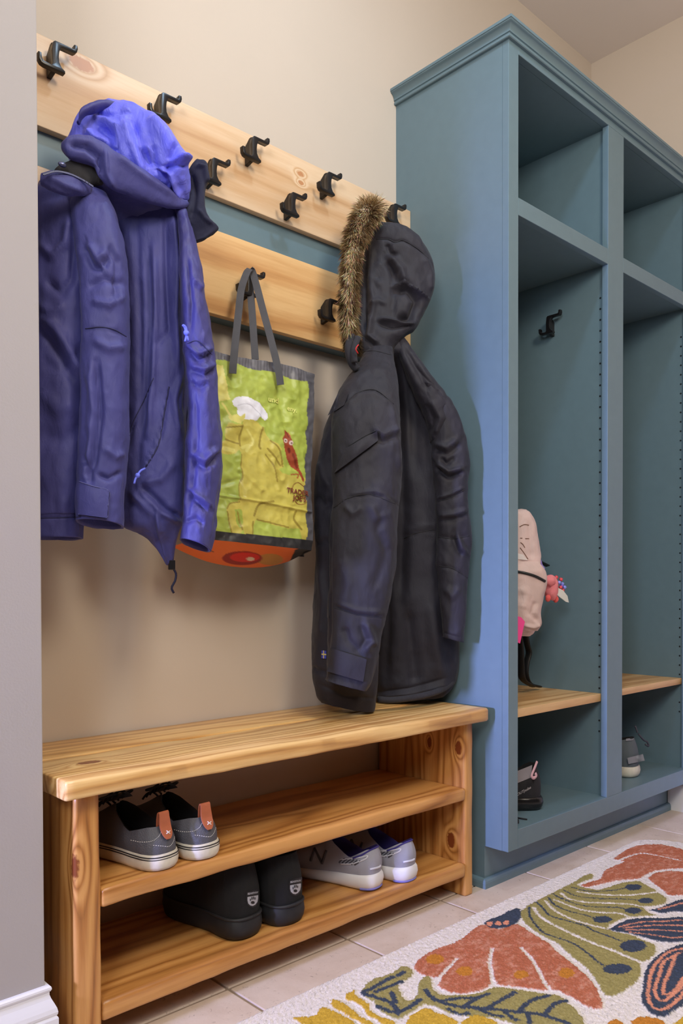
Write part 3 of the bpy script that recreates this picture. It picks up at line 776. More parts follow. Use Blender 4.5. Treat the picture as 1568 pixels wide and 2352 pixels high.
def pull(pts, Y, mat):
    o = cord('zipper_pull', pts, Y, mat, jk)
    k = at(*pts[len(pts) // 2], y=Y - .001)
    bm = bmesh.new(); bmesh.ops.create_uvsphere(bm, u_segments=10, v_segments=8, radius=.005)
    for q in bm.verts: q.co += k
    o2 = bm_obj('knot', bm, mat, o, True)
    return o
pull([(419, 746), (424, 752), (427, 764), (428, 772), (425, 784)], -.342, M['cord_blue'])
pull([(422, 747), (427, 753), (429, 765), (430, 772), (432, 783)], -.343, M['cord_blue'])
pull([(333, 1076), (322, 1082), (316, 1092), (311, 1100), (308, 1111)], -.246, M['cord_blue'])
cord('zipper_cord', [(392, 1296), (398, 1306), (404, 1318), (402, 1334), (394, 1350), (399, 1362)], -.199, M['cord_navy'], jk, .0024)
zp = at(394, 1300, y=-.199)
box('zipper_end', (zp.x - .007, zp.y - .004, zp.z - .008), (zp.x + .007, zp.y + .003, zp.z + .012), M['plastic'], jk, .0015)

# ------------------------------------------------------------------ black parka
M['parka'] = fabric('black_parka', lin(41, 39, 48), rough=.62, weave=1200, wb=.2, wrinkle=.18)
M['parka2'] = fabric('black_parka_rib', lin(50, 49, 56), rough=.85)
M['seam_black'] = plain('black_seam', lin(36, 35, 40), .8)
pk_ = thing('parka', (1.0, -.16, .5), 'black hooded winter parka with fur trimmed hood hung beside the teal cabinet', 'coat')
p_back = loft('back', [(868, 765, 920, 765, -.15, .03), (872, 815, 950, 812, -.17, .05), (872, 870, 985, 866, -.150, .055), (868, 950, 1020, 940, -.150, .06), (862, 1080, 1035, 1075, -.150, .075), (860, 1200, 1042, 1195, -.150, .075), (858, 1330, 1050, 1325, -.150, .075), (858, 1450, 1052, 1445, -.150, .075), (858, 1530, 1056, 1515, -.150, .07), (860, 1575, 1048, 1560, -.150, .065), (864, 1600, 1036, 1584, -.150, .055), (870, 1612, 1020, 1598, -.150, .045)], M['parka'], pk_, m=200, n=120, seed=51, wr=.004, zmin=.5045,
    strokes=[([(905, 800), (915, 950), (925, 1150), (918, 1400)], 16, -.016), ([(960, 850), (985, 950), (998, 1100), (1000, 1250)], 14, .012), ([(940, 830), (950, 960), (955, 1100)], 12, -.008), ([(925, 1226), (960, 1212), (1002, 1208)], 3, .003, 'ridge'), ([(925, 1234), (960, 1222), (1002, 1215)], 2.5, -.005, 'crease'), ([(935, 1400), (945, 1480), (955, 1580)], 14, -.012), ([(985, 1380), (1000, 1470), (1015, 1560)], 14, .009), ([(868, 1590), (950, 1580), (1030, 1555)], 4, -.006, 'crease'), ([(868, 1600), (950, 1592), (1036, 1570)], 6, .006), ([(885, 1300), (890, 1420), (885, 1560)], 10, -.008)])
p_front = loft('front_panel', [(810, 860, 890, 860, -.135, .03), (768, 930, 895, 930, -.14, .045), (738, 1010, 895, 1010, -.145, .055), (723, 1100, 888, 1100, -.15, .06), (722, 1200, 880, 1200, -.15, .06), (724, 1300, 876, 1300, -.15, .06), (719, 1400, 872, 1400, -.15, .06), (717, 1480, 868, 1485, -.15, .06), (718, 1550, 865, 1570, -.155, .055), (728, 1595, 863, 1615, -.155, .05), (738, 1612, 860, 1634, -.155, .045)], M['parka'], pk_, m=170, n=110, seed=57, wr=.005, zmin=.5045,
    strokes=[([(735, 1060), (745, 1100), (760, 1120)], 10, .008), ([(726, 1140), (745, 1160), (760, 1150)], 8, -.008), ([(724, 1250), (740, 1245), (755, 1240)], 5, -.006), ([(735, 1300), (742, 1380), (735, 1470)], 8, .006), ([(730, 1570), (790, 1600), (862, 1605)], 5, -.005, 'crease'), ([(713, 1532), (730, 1540), (750, 1545)], 5, -.006)])
p_sleeve = loft('sleeve', [(838, 805, 900, 800, -.17, .03), (812, 850, 908, 845, -.195, .045), (782, 895, 914, 890, -.215, .055), (764, 950, 917, 945, -.23, .06), (761, 1020, 920, 1015, -.24, .062), (763, 1090, 921, 1085, -.245, .062), (764, 1150, 918, 1150, -.25, .062), (757, 1220, 912, 1220, -.25, .06), (755, 1300, 906, 1300, -.25, .058), (753, 1380, 892, 1385, -.25, .054), (753, 1440, 878, 1445, -.25, .05), (752, 1500, 868, 1505, -.25, .047), (750, 1545, 856, 1560, -.25, .044), (746, 1560, 842, 1585, -.25, .04)], M['parka'], pk_, m=220, n=130, e=.85, seed=61, wr=.004, hem=(.1, .06), zmin=.5045,
    strokes=[([(785, 932), (820, 900), (860, 895), (905, 925)], 3, -.005, 'crease'), ([(790, 935), (825, 906), (860, 902), (900, 930)], 7, .004), ([(900, 930), (912, 1000), (918, 1080)], 6, .005), ([(860, 985), (880, 1000), (915, 985)], 8, .006, 'fold'), ([(768, 1165), (800, 1142), (850, 1135), (895, 1142), (915, 1160)], 3, -.006, 'crease'), ([(775, 1160), (810, 1136), (860, 1128), (912, 1152)], 5, .004), ([(790, 1160), (810, 1180), (830, 1165)], 7, .005), ([(850, 1160), (865, 1190), (890, 1180)], 9, .006), ([(880, 1170), (868, 1220), (885, 1260)], 10, -.006), ([(770, 1392), (820, 1412), (878, 1418)], 3, -.006, 'crease'), ([(772, 1385), (820, 1403), (880, 1408)], 6, .005), ([(840, 1430), (855, 1470), (840, 1500)], 8, .007, 'fold'), ([(790, 1440), (800, 1470), (825, 1500)], 9, -.006), ([(835, 1490), (850, 1475), (865, 1480)], 5, .005), ([(785, 1280), (800, 1340), (790, 1390)], 14, .005), ([(760, 1180), (756, 1300), (757, 1420), (755, 1490)], 4, -.005), ([(820, 870), (850, 850), (895, 855)], 8, .005), ([(860, 1350), (880, 1300), (895, 1250)], 12, -.005)])
p_rsleeve = loft('sleeve', [(968, 880, 998, 885, -.255, .02), (980, 925, 1035, 922, -.265, .028), (988, 990, 1064, 985, -.277, .032), (993, 1060, 1076, 1060, -.28, .038), (997, 1115, 1072, 1112, -.28, .037), (1000, 1170, 1073, 1165, -.28, .036), (1002, 1240, 1080, 1238, -.28, .036), (1003, 1300, 1077, 1300, -.28, .035), (1006, 1370, 1070, 1372, -.28, .033), (1011, 1430, 1064, 1436, -.28, .031), (1015, 1462, 1060, 1474, -.28, .029)], M['parka'], pk_, m=170, n=100, e=.85, seed=67, wr=.006, hem=(.1, .06),
    strokes=[([(1000, 1020), (1025, 1030), (1050, 1010)], 7, .008, 'fold'), ([(1005, 1065), (1030, 1085), (1062, 1075)], 6, .010, 'fold'), ([(1010, 1050), (1025, 1065), (1045, 1050)], 5, -.008), ([(1005, 1145), (1035, 1135), (1063, 1120)], 3, .005), ([(1005, 1150), (1035, 1142), (1066, 1128)], 3, -.007, 'crease'), ([(1010, 1185), (1040, 1182), (1072, 1172)], 6, .007, 'fold'), ([(1005, 1232), (1040, 1236), (1076, 1230)], 3, -.005, 'crease'), ([(1050, 1230), (1060, 1260), (1070, 1270)], 6, .007, 'fold'), ([(1010, 1300), (1040, 1305), (1073, 1325)], 3, -.005, 'crease'), ([(1020, 1350), (1040, 1370), (1055, 1350)], 8, .005), ([(1016, 1452), (1040, 1460), (1060, 1464)], 3, -.003, 'crease')])
p_yoke = loft('shoulder', [(898, 775, 925, 768, -.185, .018), (915, 820, 950, 812, -.205, .028), (935, 868, 985, 856, -.23, .034), (958, 918, 1020, 902, -.25, .036), (978, 968, 1046, 952, -.265, .034), (988, 1015, 1062, 1005, -.272, .028)], M['parka'], pk_, m=110, n=90, seed=71, wr=.004,
    strokes=[([(950, 835), (985, 875), (1020, 915), (1050, 950)], 2.5, -.004, 'crease'), ([(930, 800), (960, 850), (985, 900)], 8, -.006), ([(990, 920), (1010, 960), (1000, 1000)], 9, .006, 'fold'), ([(1020, 930), (1040, 965), (1035, 1000)], 7, -.006)])
p_hood = loft('hood', [(866, 521, 880, 513, -.168, .015), (853, 533, 925, 524, -.168, .035), (843, 552, 957, 545, -.168, .05), (836, 580, 982, 574, -.168, .058), (830, 612, 996, 608, -.168, .06), (825, 645, 999, 645, -.168, .06), (821, 680, 990, 682, -.168, .058), (819, 715, 972, 722, -.168, .052), (818, 745, 956, 755, -.168, .046), (820, 772, 925, 775, -.165, .042), (826, 800, 905, 802, -.162, .038), (830, 840, 905, 838, -.17, .035)], M['parka'], pk_, m=170, n=130, seed=73, wr=.004,
    strokes=[([(862, 548), (890, 549), (905, 556), (925, 552), (960, 572), (982, 590)], 2.6, -.004, 'crease'), ([(895, 590), (920, 620), (930, 650)], 8, .010, 'fold'), ([(900, 655), (932, 645), (965, 668), (985, 685)], 4, .016, 'step'), ([(905, 670), (935, 660), (960, 690), (945, 730), (910, 735)], 10, -.018), ([(870, 735), (905, 738), (945, 742), (955, 735)], 5, .012), ([(865, 740), (900, 752), (950, 748)], 5, -.010, 'crease'), ([(845, 560), (838, 650), (836, 760)], 6, -.007), ([(855, 560), (850, 640), (858, 700), (850, 760)], 7, .007), ([(888, 560), (895, 580), (910, 585)], 5, -.008), ([(870, 600), (860, 640), (875, 660)], 8, .005), ([(900, 610), (902, 660), (904, 730)], 5, -.006), ([(850, 700), (870, 690), (885, 700)], 6, .005), ([(850, 730), (845, 770), (870, 790)], 6, .006, 'fold'), ([(975, 590), (990, 630), (990, 670)], 6, .005), ([(835, 805), (860, 806), (898, 814)], 3, -.005, 'crease')])
bvp = world_bvh([p_sleeve, p_front, p_rsleeve, p_back, p_hood])
flap = decal('pocket_flap', [(792, 1030), (866, 990), (868, 1012), (768, 1086)], bvp, M['parka'], pk_, nu=24, nv=10, lift=.002, thick=.009, bulge=.003)
decal('pocket_flap', [(775, 905), (800, 905), (790, 930), (752, 955)], world_bvh([p_front, p_sleeve]), M['parka'], pk_, nu=12, nv=8, lift=.001, thick=.005)
ctab = decal('cuff_tab', [(758, 1488), (842, 1514), (834, 1566), (750, 1542)], bvp, M['parka'], pk_, nu=16, nv=10, lift=.002, thick=.009, bulge=.003)
for l_ in ([(786, 934), (820, 903), (862, 896), (904, 928)], [(766, 1166), (800, 1144), (850, 1136), (914, 1160)], [(768, 1396), (820, 1412), (876, 1419)], [(800, 1025), (835, 1003), (862, 990)], [(756, 1180), (754, 1300), (756, 1420)], [(830, 808), (860, 806), (898, 815)], [(864, 549), (892, 550), (908, 557), (926, 552), (960, 572), (984, 594)], [(1006, 1152), (1036, 1143), (1064, 1126)], [(1006, 1233), (1040, 1237), (1077, 1231)], [(1008, 1300), (1040, 1306), (1073, 1327)], [(928, 1236), (960, 1223), (1000, 1216)]):
    line_on('seam', l_, bvp, M['seam_black'], pk_, r=.0011)
# hem band and zip of the parka
hem = [at(u, v, y=Y) for u, v, Y in ((868, 1606, -.20), (900, 1608, -.216), (950, 1602, -.228), (1000, 1590, -.238), (1030, 1574, -.24), (1046, 1556, -.235))]
hem = [Vector((min(p.x, 1.18), p.y, max(p.z, .514))) for p in hem]
V, Fc = tube([tuple(r) for r in catmull([tuple(p) for p in hem], 24)], .0085, 10)
obj('hem', V, Fc, M['parka2'], pk_, True)
# woven flag label in the side seam
fl = at(743, 1503, y=-.262)
M['flag_blue'] = plain('flag_blue', lin(58, 66, 170), .7); M['flag_yellow'] = plain('flag_yellow', lin(214, 196, 120), .7)
flag = decal('flag_label', [(738, 1494), (749, 1495), (749, 1513), (738, 1512)], bvp, M['flag_blue'], pk_, nu=3, nv=4, lift=.003, thick=.0012)
if flag:
    fb = world_bvh([flag])
    decal('flag_cross', [(742, 1494), (744, 1494), (744, 1513), (742, 1512)], fb, M['flag_yellow'], flag, nu=1, nv=3, lift=.0006, thick=.0006)
    decal('flag_cross', [(738, 1501), (749, 1502), (749, 1505), (738, 1504)], fb, M['flag_yellow'], flag, nu=3, nv=1, lift=.0006, thick=.0006)
# inside of the hood opening: chin flap, red loop
M['red'] = plain('red_cord', lin(200, 40, 46), .6)
for pts, Y, r in (([(808, 770), (800, 800), (806, 830), (818, 848)], -.20, .010), ([(822, 775), (812, 805), (814, 832)], -.215, .008), ([(800, 812), (812, 830), (822, 850)], -.19, .009)):
    W = [at(u, v, y=Y) for u, v in catmull(pts, 14)]; V, Fc = tube(W, r, 10); obj('chin_strap', V, Fc, M['parka2'], pk_, True)
W = [at(u, v, y=-.232) for u, v in catmull([(823, 792), (819, 797), (817, 803), (822, 812)], 10)]
V, Fc = tube(W, .0016, 6); obj('red_loop', V, Fc, M['red'], pk_, True)
# fur ruff: a soft core with thousands of single hairs
t = NT('fur'); t.set(Roughness=.6); t.b.inputs['Specular IOR Level'].default_value = .25
at_ = t.n('ShaderNodeAttribute'); at_.attribute_name = 'hair'; t.l(at_.outputs['Color'], t.b.inputs['Base Color'])
M['fur'] = t.m
path = catmull([(862, 476, 22), (842, 488, 30), (826, 518, 32), (814, 555, 28), (807, 595, 24), (803, 640, 22), (801, 685, 21), (801, 730, 18), (805, 775, 14), (812, 815, 8)], 60)
rng = random.Random(5)
coreP = [at(u, v, y=-.19) for u, v, r in path]; coreR = [float(r) * .62 * 2.0 / FPX for u, v, r in path]
V, Fc = tube(coreP, coreR, 14)
fur = obj('fur_trim', V, Fc, plain('fur_skin', lin(120, 98, 72), .9, bump=.5, bscale=500), pk_, True)
HVt, HFc, HC = [], [], []
pal = [lin(214, 194, 158), lin(188, 162, 122), lin(152, 122, 86), lin(96, 72, 50), lin(60, 46, 36), lin(222, 204, 172), lin(190, 160, 118)]
Rv, Uv, Fv = Vector(_R), Vector(_U), Vector((_s, _c, 0))
for k in range(14000):
    i = rng.random() ** .9 * 58; i0 = int(i); fr = i - i0
    c0 = coreP[i0].lerp(coreP[i0 + 1], fr); r0 = coreR[i0] * (1 - fr) + coreR[i0 + 1] * fr
    tdir = (coreP[i0 + 1] - coreP[i0]).normalized()
    th = rng.uniform(0, 2 * math.pi)
    a_ = tdir.cross(Fv).normalized(); b_ = tdir.cross(a_)
    nd = a_ * math.cos(th) + b_ * math.sin(th)
    root = c0 + nd * r0 * .9
    upness = max(0, 1 - i / 9.0)
    clump = vnoise(np.array([[root.x * 90, root.y * 90, root.z * 60]]))[0]
    d = (nd * .8 + tdir * (.55 - 1.3 * upness) + Vector((rng.gauss(0, .22), rng.gauss(0, .22), rng.gauss(0, .22) - .15 * (1 - upness))) + a_ * clump * .8).normalized()
    Ln = rng.uniform(.014, .030) * (1.15 if upness > .2 else .9)
    side = d.cross(nd + Vector((.3, .2, .1))).normalized() * rng.uniform(.0006, .0011)
    mid = root + d * Ln * .55; tip = root + d * Ln + Vector((0, 0, -.003)) + tdir * .003 * (1 - upness)
    o = len(HVt)
    HVt += [root - side, root + side, mid + side * .8, mid - side * .8, tip]
    HFc += [[o, o + 1, o + 2, o + 3], [o + 3, o + 2, o + 4]]
    band = vnoise(np.array([[root.x * 60 + 5, root.y * 60, root.z * 45]]))[0]
    j = min(6, max(0, int(3.6 + band * 1.6 + rng.gauss(0, 1.5))))
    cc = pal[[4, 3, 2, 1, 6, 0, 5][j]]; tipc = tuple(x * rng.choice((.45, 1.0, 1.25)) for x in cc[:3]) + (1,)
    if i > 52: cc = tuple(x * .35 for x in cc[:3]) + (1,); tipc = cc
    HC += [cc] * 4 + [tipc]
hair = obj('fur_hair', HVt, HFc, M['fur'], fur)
hair['kind'] = 'stuff'
ca = hair.data.color_attributes.new('hair', 'FLOAT_COLOR', 'POINT')
ca.data.foreach_set('color', np.array(HC, dtype=np.float32).ravel())
# ------------------------------------------------------------------ colour prints on fine meshes
def in_poly(px, py, poly):
    P = np.array(poly, float); r = np.zeros(px.shape, bool); n = len(P); j = n - 1
    for i in range(n):
        xi, yi = P[i]; xj, yj = P[j]
        c = ((yi > py) != (yj > py)) & (px < (xj - xi) * (py - yi) / (yj - yi + 1e-12) + xi)
        r ^= c; j = i
    return r
def paint(px, py, base, layers, xf=lambda p: p):
    """base colours (n,3) overpainted by ('poly',pts,col) ('line',pts,w,col) ('dot',(x,y),(rx,ry),col)"""
    C = base.copy()
    for L in layers:
        if L[0] == 'poly': m = in_poly(px, py, [xf(p) for p in L[1]]).astype(float)
        elif L[0] == 'smooth':
            pts = np.array([xf(p) for p in L[1]]); pts = catmull(np.vstack([pts, pts[:1]]), len(pts) * 6)[:-1]
            m = in_poly(px, py, pts).astype(float)
        elif L[0] == 'line':
            pts = catmull([xf(p) for p in L[1]], len(L[1]) * 5) if len(L[1]) > 2 else [xf(p) for p in L[1]]
            d, _, _ = seg_dist(px, py, [tuple(q) for q in pts]); m = np.clip((L[2] - d) / .8 + .5, 0, 1)
        else:
            x, y = xf(L[1]); rx, ry = L[2]
            m = np.clip((1 - np.hypot((px - x) / rx, (py - y) / ry)) * min(rx, ry) + .5, 0, 1)
        col_ = np.array(L[-1][:3]); C = C * (1 - m[:, None]) + col_ * m[:, None]
    return C
def color_mat(name, rough, attr='print', bump=0.0, bscale=300, spec=.4, mottled=0.0, mscale=200):
    t = NT(name); t.set(Roughness=rough); t.b.inputs['Specular IOR Level'].default_value = spec
    a = t.n('ShaderNodeAttribute'); a.attribute_name = attr; c = a.outputs['Color']
    v = t.coords()
    if mottled:
        n = t.noise(v, mscale, 3, .7)
        k = t.ramp([(.25, (1 - mottled,) * 3 + (1,)), (.75, (1 + mottled * .4,) * 3 + (1,))], n)
        c = t.mix(1.0, c, k, 'MULTIPLY')
    t.l(c, t.b.inputs['Base Color'])
    if bump: t.bump(t.noise(v, bscale, 3), bump, .0015)
    return t.m
def set_colors(o, C, attr='print'):
    ca = o.data.color_attributes.new(attr, 'FLOAT_COLOR', 'POINT')
    C4 = np.ones((len(C), 4), np.float32); C4[:, :3] = C
    ca.data.foreach_set('color', C4.ravel())

# ------------------------------------------------------------------ tote bag
tote = thing('tote_bag', (.58, -.13, .88), 'green printed shopping tote bag with grey straps hung between the two jackets', 'tote bag')
def T(p): return (420 + .22957 * p[0], 780 + .22957 * p[1])
M['tote'] = color_mat('tote_print', .42, bump=.25, bscale=90, spec=.5)
NS, NTt = 150, 260
def edge_r(t_):   # right edge in photograph pixels from top to bottom
    return np.interp(t_, [0, .2, .5, .65, .78, .9, 1], [722, 720, 716, 713, 717, 718, 716])
Vt = []; PXY = []
for j in range(NTt + 1):
    t_ = j / NTt
    for i in range(NS + 1):
        s_ = i / NS
        uL, vL = 455, 793 + (1236 - 793) * t_
        uR, vR = edge_r(t_), 860 + (1264 - 860) * t_
        u = uL + (uR - uL) * s_; v = vL + (vR - vL) * s_
        v += 5 * math.sin(s_ * 6.3) * (1 - t_) ** 3
        PXY.append((u, v)); Vt.append(at(u, v, y=-.128 - .05 * t_ ** .8 - .010 * math.sin(math.pi * s_) * t_))
PXY = np.array(PXY); Vt = np.array([tuple(q) for q in Vt])
nrm = np.array((0, -1.0, 0))
S = np.tile(np.arange(NS + 1) / NS, NTt + 1); TT = np.repeat(np.arange(NTt + 1) / NTt, NS + 1)
cr = .0035 * fbm(Vt * np.array((26, 5, 26)) + 4, 3) + .0022 * (1 - 1.6 * np.abs(fbm(Vt * np.array((34, 5, 34)) + 31, 2)))
for line, w, a_ in (([T((340, 1555)), T((800, 1625)), T((1270, 1725))], 3, .005), ([T((960, 430)), T((1000, 700)), T((1020, 860))], 9, -.006), ([T((560, 1300)), T((780, 1500))], 5, .003), ([T((900, 1200)), T((960, 1500))], 5, .003), ([T((380, 1450)), T((560, 1400))], 6, -.004), ([T((1000, 900)), T((1220, 1240))], 6, .003), ([T((560, 1340)), T((600, 1560))], 4, -.003)):
    d, sd, tt_ = seg_dist(PXY[:, 0], PXY[:, 1], line); cr += a_ * np.exp(-(d / w) ** 2)
Vt[:, 1] -= cr
gA, gB = np.array(lin(176, 188, 84)[:3]), np.array(lin(158, 172, 70)[:3])
nz = (fbm(np.c_[PXY / 26.0, np.zeros(len(PXY))], 3) + 1) / 2
base = gA[None] * nz[:, None] + gB[None] * (1 - nz[:, None])
YEL, YD, YLt = lin(196, 182, 84), lin(150, 132, 52), lin(212, 202, 110)
horse = [(600, 800), (690, 795), (760, 830), (810, 890), (850, 970), (870, 1010), (940, 1040), (980, 1100), (955, 1130), (1000, 1210), (1010, 1275), (960, 1300), (1000, 1340), (1100, 1362), (1180, 1378), (1300, 1388), (1300, 2080), (1240, 2060), (1185, 2000), (1160, 1890), (1050, 1890), (900, 1855), (800, 1805), (730, 1800), (705, 1850), (692, 1990), (620, 1972), (600, 1900), (560, 1955), (500, 1962), (470, 1880), (440, 1760), (430, 1690), (460, 1640), (545, 1622), (560, 1560), (550, 1470), (592, 1380), (570, 1260), (578, 1150), (560, 1100), (520, 1140), (440, 1152), (300, 1130), (300, 1030), (430, 1010), (412, 970), (430, 880), (450, 830), (520, 850), (590, 850)]
layers = [('poly', [(250, 240), (400, 258), (470, 600), (250, 640)], YLt), ('line', [(390, 640), (430, 700), (480, 780)], 2.6, YLt),
    ('poly', horse, YEL), ('poly', [(515, 1700), (585, 1695), (600, 1830), (570, 1890), (535, 1830)], gB),
    ('line', [(590, 860), (570, 960), (575, 1060)], 2.0, YD), ('line', [(800, 880), (780, 960), (760, 1060), (770, 1090)], 2.2, YD), ('line', [(870, 1010), (960, 1110), (1000, 1270)], 1.6, YD),
    ('line', [(578, 1150), (572, 1260), (590, 1380), (552, 1470), (560, 1600)], 1.2, YD), ('line', [(435, 1690), (470, 1640), (560, 1625)], 1.6, YD), ('line', [(440, 1720), (470, 1880), (500, 1960)], 1.5, YD), ('line', [(700, 1820), (692, 1985)], 1.5, YD), ('line', [(540, 1720), (560, 1800), (590, 1900)], 1.5, YD),
    ('line', [(710, 1760), (760, 1650), (900, 1620)], 2.5, YD), ('line', [(740, 1800), (900, 1840), (1050, 1880)], 1.8, YD), ('line', [(840, 1090), (920, 1180), (980, 1260)], 2.0, YD), ('line', [(820, 1150), (900, 1260), (940, 1420)], 1.6, YD), ('line', [(1130, 1720), (1110, 1800), (1180, 1900)], 2.2, YD), ('line', [(640, 900), (700, 1000), (690, 1060)], 2.0, YLt), ('line', [(600, 1080), (660, 1060), (640, 1110)], 4.0, YLt), ('line', [(430, 880), (580, 870)], 1.8, YD), ('line', [(420, 1000), (560, 1040)], 2.0, YD), ('line', [(400, 1090), (500, 1110)], 5.0, YLt),
    ('smooth', [(485, 620), (520, 582), (590, 568), (680, 590), (770, 640), (835, 725), (848, 775), (815, 808), (765, 775), (730, 812), (680, 800), (615, 800), (545, 752), (542, 690), (505, 665)], lin(226, 224, 232)), ('line', [(540, 660), (640, 645), (740, 720), (780, 780)], .9, lin(190, 186, 196)),
    ('poly', [(440, 770), (530, 745), (570, 770), (618, 735), (610, 800), (560, 850), (470, 810)], YLt),
    ('poly', [(1010, 898), (1062, 940), (1080, 1020), (1085, 1060), (1130, 1150), (1152, 1230), (1168, 1300), (1212, 1400), (1195, 1432), (1150, 1325), (1080, 1272), (1030, 1190), (1010, 1080), (985, 990), (1008, 960)], lin(158, 72, 44)),
    ('line', [(1030, 920), (1050, 980)], 1.4, lin(120, 44, 30)), ('line', [(1060, 930), (1070, 980)], 1.0, lin(200, 120, 80)), ('line', [(1055, 1095), (1065, 1125)], 3.0, lin(110, 40, 28)), ('line', [(1100, 1150), (1140, 1280)], 3.0, lin(128, 52, 34)), ('line', [(1080, 1350), (1150, 1350), (1140, 1385)], 1.6, lin(170, 90, 50)),
    ('dot', (1020, 1012), (4.6, 5.2), lin(225, 200, 190)), ('dot', (1072, 1036), (4, 5.2), lin(225, 200, 190)), ('dot', (1022, 1014), (2, 2.2), lin(90, 40, 30)), ('dot', (1074, 1038), (1.8, 2.2), lin(90, 40, 30)),
    ('line', [(1088, 1495), (1105, 1455), (1150, 1432), (1208, 1475)], .9, lin(122, 58, 34)), ('line', [(1112, 1618), (1150, 1648), (1205, 1645), (1242, 1605)], .9, lin(122, 58, 34))]
C = paint(PXY[:, 0], PXY[:, 1], base, layers, T)
shade = (fbm(np.c_[PXY / 12.0, np.ones(len(PXY)) * 3], 3)); C *= (1 + .10 * shade)[:, None]
GR, BK = np.array(lin(98, 96, 102)[:3]), np.array(lin(44, 42, 44)[:3])
topw = 21 + 3 * np.sin(S * 17)
vtop = PXY[:, 1] - (793 + (860 - 793) * S)
gsp = (1 + .25 * np.sin(PXY[:, 0] * .9))[:, None]
C = np.where((vtop < topw)[:, None], GR * gsp, C)
C = np.where(((edge_r(TT) - PXY[:, 0]) < 15 + 2 * np.sin(TT * 40))[:, None], GR * .8, C)
C = np.where((TT > .955 - .012 * S)[:, None], BK, C)
front = obj('front_panel', Vt, grid_faces(NTt + 1, NS + 1, wrap=False), M['tote'], tote, smooth=True)
set_colors(front, C)
# back, right gusset and sagging bottom
M['tote_dark'] = plain('tote_binding', lin(62, 62, 68), .5, var=.2, bump=.4, bscale=120)
bk = []
for j in range(31):
    t_ = j / 30
    for i in range(21):
        s_ = i / 20; u = 440 + (700 - 440) * s_; v = 800 + (1262 - 800) * t_ + s_ * (62 - 45 * t_)
        p = at(u, v, y=-.112 + .03 * t_); bk.append((p.x, p.y + .003 * math.sin(9 * s_ + 5 * t_), p.z))
obj('back_panel', bk, grid_faces(31, 21, wrap=False, flip=True), M['tote_dark'], tote, True)
gs = []
for j in range(61):
    t_ = j / 60; a = Vt[int(round(t_ * NTt)) * (NS + 1) + NS]; b = np.array(bk[int(round(t_ * 30)) * 21 + 20])
    for i in range(7):
        s_ = i / 6; p = a * (1 - s_) + b * s_; p[0] -= .012 * math.sin(math.pi * s_) * (.3 + t_); gs.append(p)
obj('gusset', gs, grid_faces(61, 7, wrap=False), M['tote_dark'], tote, True)
bo = []; BPX = []
nb, mb = 90, 36
fb_ = catmull([tuple(Vt[NTt * (NS + 1) + i]) for i in range(0, NS + 1, 10)], nb + 1)
bb_ = catmull([(395, 1255), (430, 1272), (480, 1291), (540, 1302), (600, 1303), (655, 1292), (690, 1276), (712, 1266)], nb + 1)
for j in range(mb + 1):
    t_ = j / mb
    for i in range(nb + 1):
        b = np.array(at(bb_[i][0], bb_[i][1], y=-.082 - .03 * max(0, i / nb - .6)))
        p = fb_[i] * (1 - t_) + b * t_; p[2] -= .006 * math.sin(math.pi * t_) * math.sin(math.pi * i / nb)
        bo.append(p); 
bo = np.array(bo); bu, bvv, _ = to_px(bo)
C = np.tile(np.array(lin(232, 112, 48)[:3]), (len(bo), 1))
C = paint(bu, bvv, C, [('dot', (620, 1285), (30, 13), lin(190, 134, 62)), ('dot', (556, 1282), (46, 16), lin(150, 24, 26)), ('dot', (562, 1280), (34, 11), lin(214, 30, 26)), ('dot', (575, 1284), (9, 4.5), lin(225, 205, 180)), ('line', [(466, 1252), (480, 1262), (490, 1268)], 1.0, lin(90, 50, 30)), ('line', [(472, 1262), (486, 1256), (478, 1270)], .8, lin(90, 50, 30)), ('poly', [(660, 1300), (678, 1262), (730, 1250), (730, 1300)], lin(40, 38, 40))])
bot = obj('bottom', bo, grid_faces(mb + 1, nb + 1, wrap=False), color_mat('tote_bottom', .5, bump=.15, bscale=120), tote, True)
set_colors(bot, C)
M['brown_ink'] = plain('brown_ink', lin(118, 52, 30), .6); M['yellow_ink'] = plain('yellow_ink', lin(216, 214, 118), .6)
bvt = world_bvh([front])
for s_, c_, w_, col_ in (('TRADER', (1148, 1525), 1.0, 'brown_ink'), ("JOE'S", (1168, 1592), 1.0, 'brown_ink')):
    o = text_on('lettering', s_, T(c_), (13.2, 2.4), (.6, -15.5), bvt, M[col_], front, bold=.03, lift=.004)
text_on('lettering', 'und', T((905, 605)), (16, 3.8), (.6, -17), bvt, M['yellow_ink'], front, bold=.02, lift=.004)
text_on('lettering', 'eny.', T((1092, 698)), (14, 3.8), (.6, -15), bvt, M['yellow_ink'], front, bold=.02, lift=.004)
# straps
M['strap'] = plain('grey_webbing', lin(74, 72, 76), .7, var=.1, bump=.3, bscale=900)
def strap(name, pts, w, parent, th=.0022, lab=None):
    R_ = catmull(pts, 30); P = [at(u, v, y=Y) for u, v, Y in R_]
    V, Fc = ribbon(P, tuple(_R), w, th); return obj(name, V, Fc, M['strap'], parent)
strap('strap', [(534, 858, -.150), (536, 830, -.150), (541, 780, -.140), (548, 715, -.118), (554, 665, -.103), (566, 628, -.098), (574, 618, -.097)], .0085, tote)
strap('strap', [(644, 884, -.156), (639, 850, -.152), (622, 780, -.136), (603, 710, -.118), (590, 660, -.104), (580, 626, -.0975), (574, 618, -.0965)], .0085, tote)
strap('strap', [(586, 826, -.118), (583, 780, -.110), (579, 720, -.098), (575, 670, -.088), (573, 632, -.086), (574, 621, -.090)], .0085, tote)

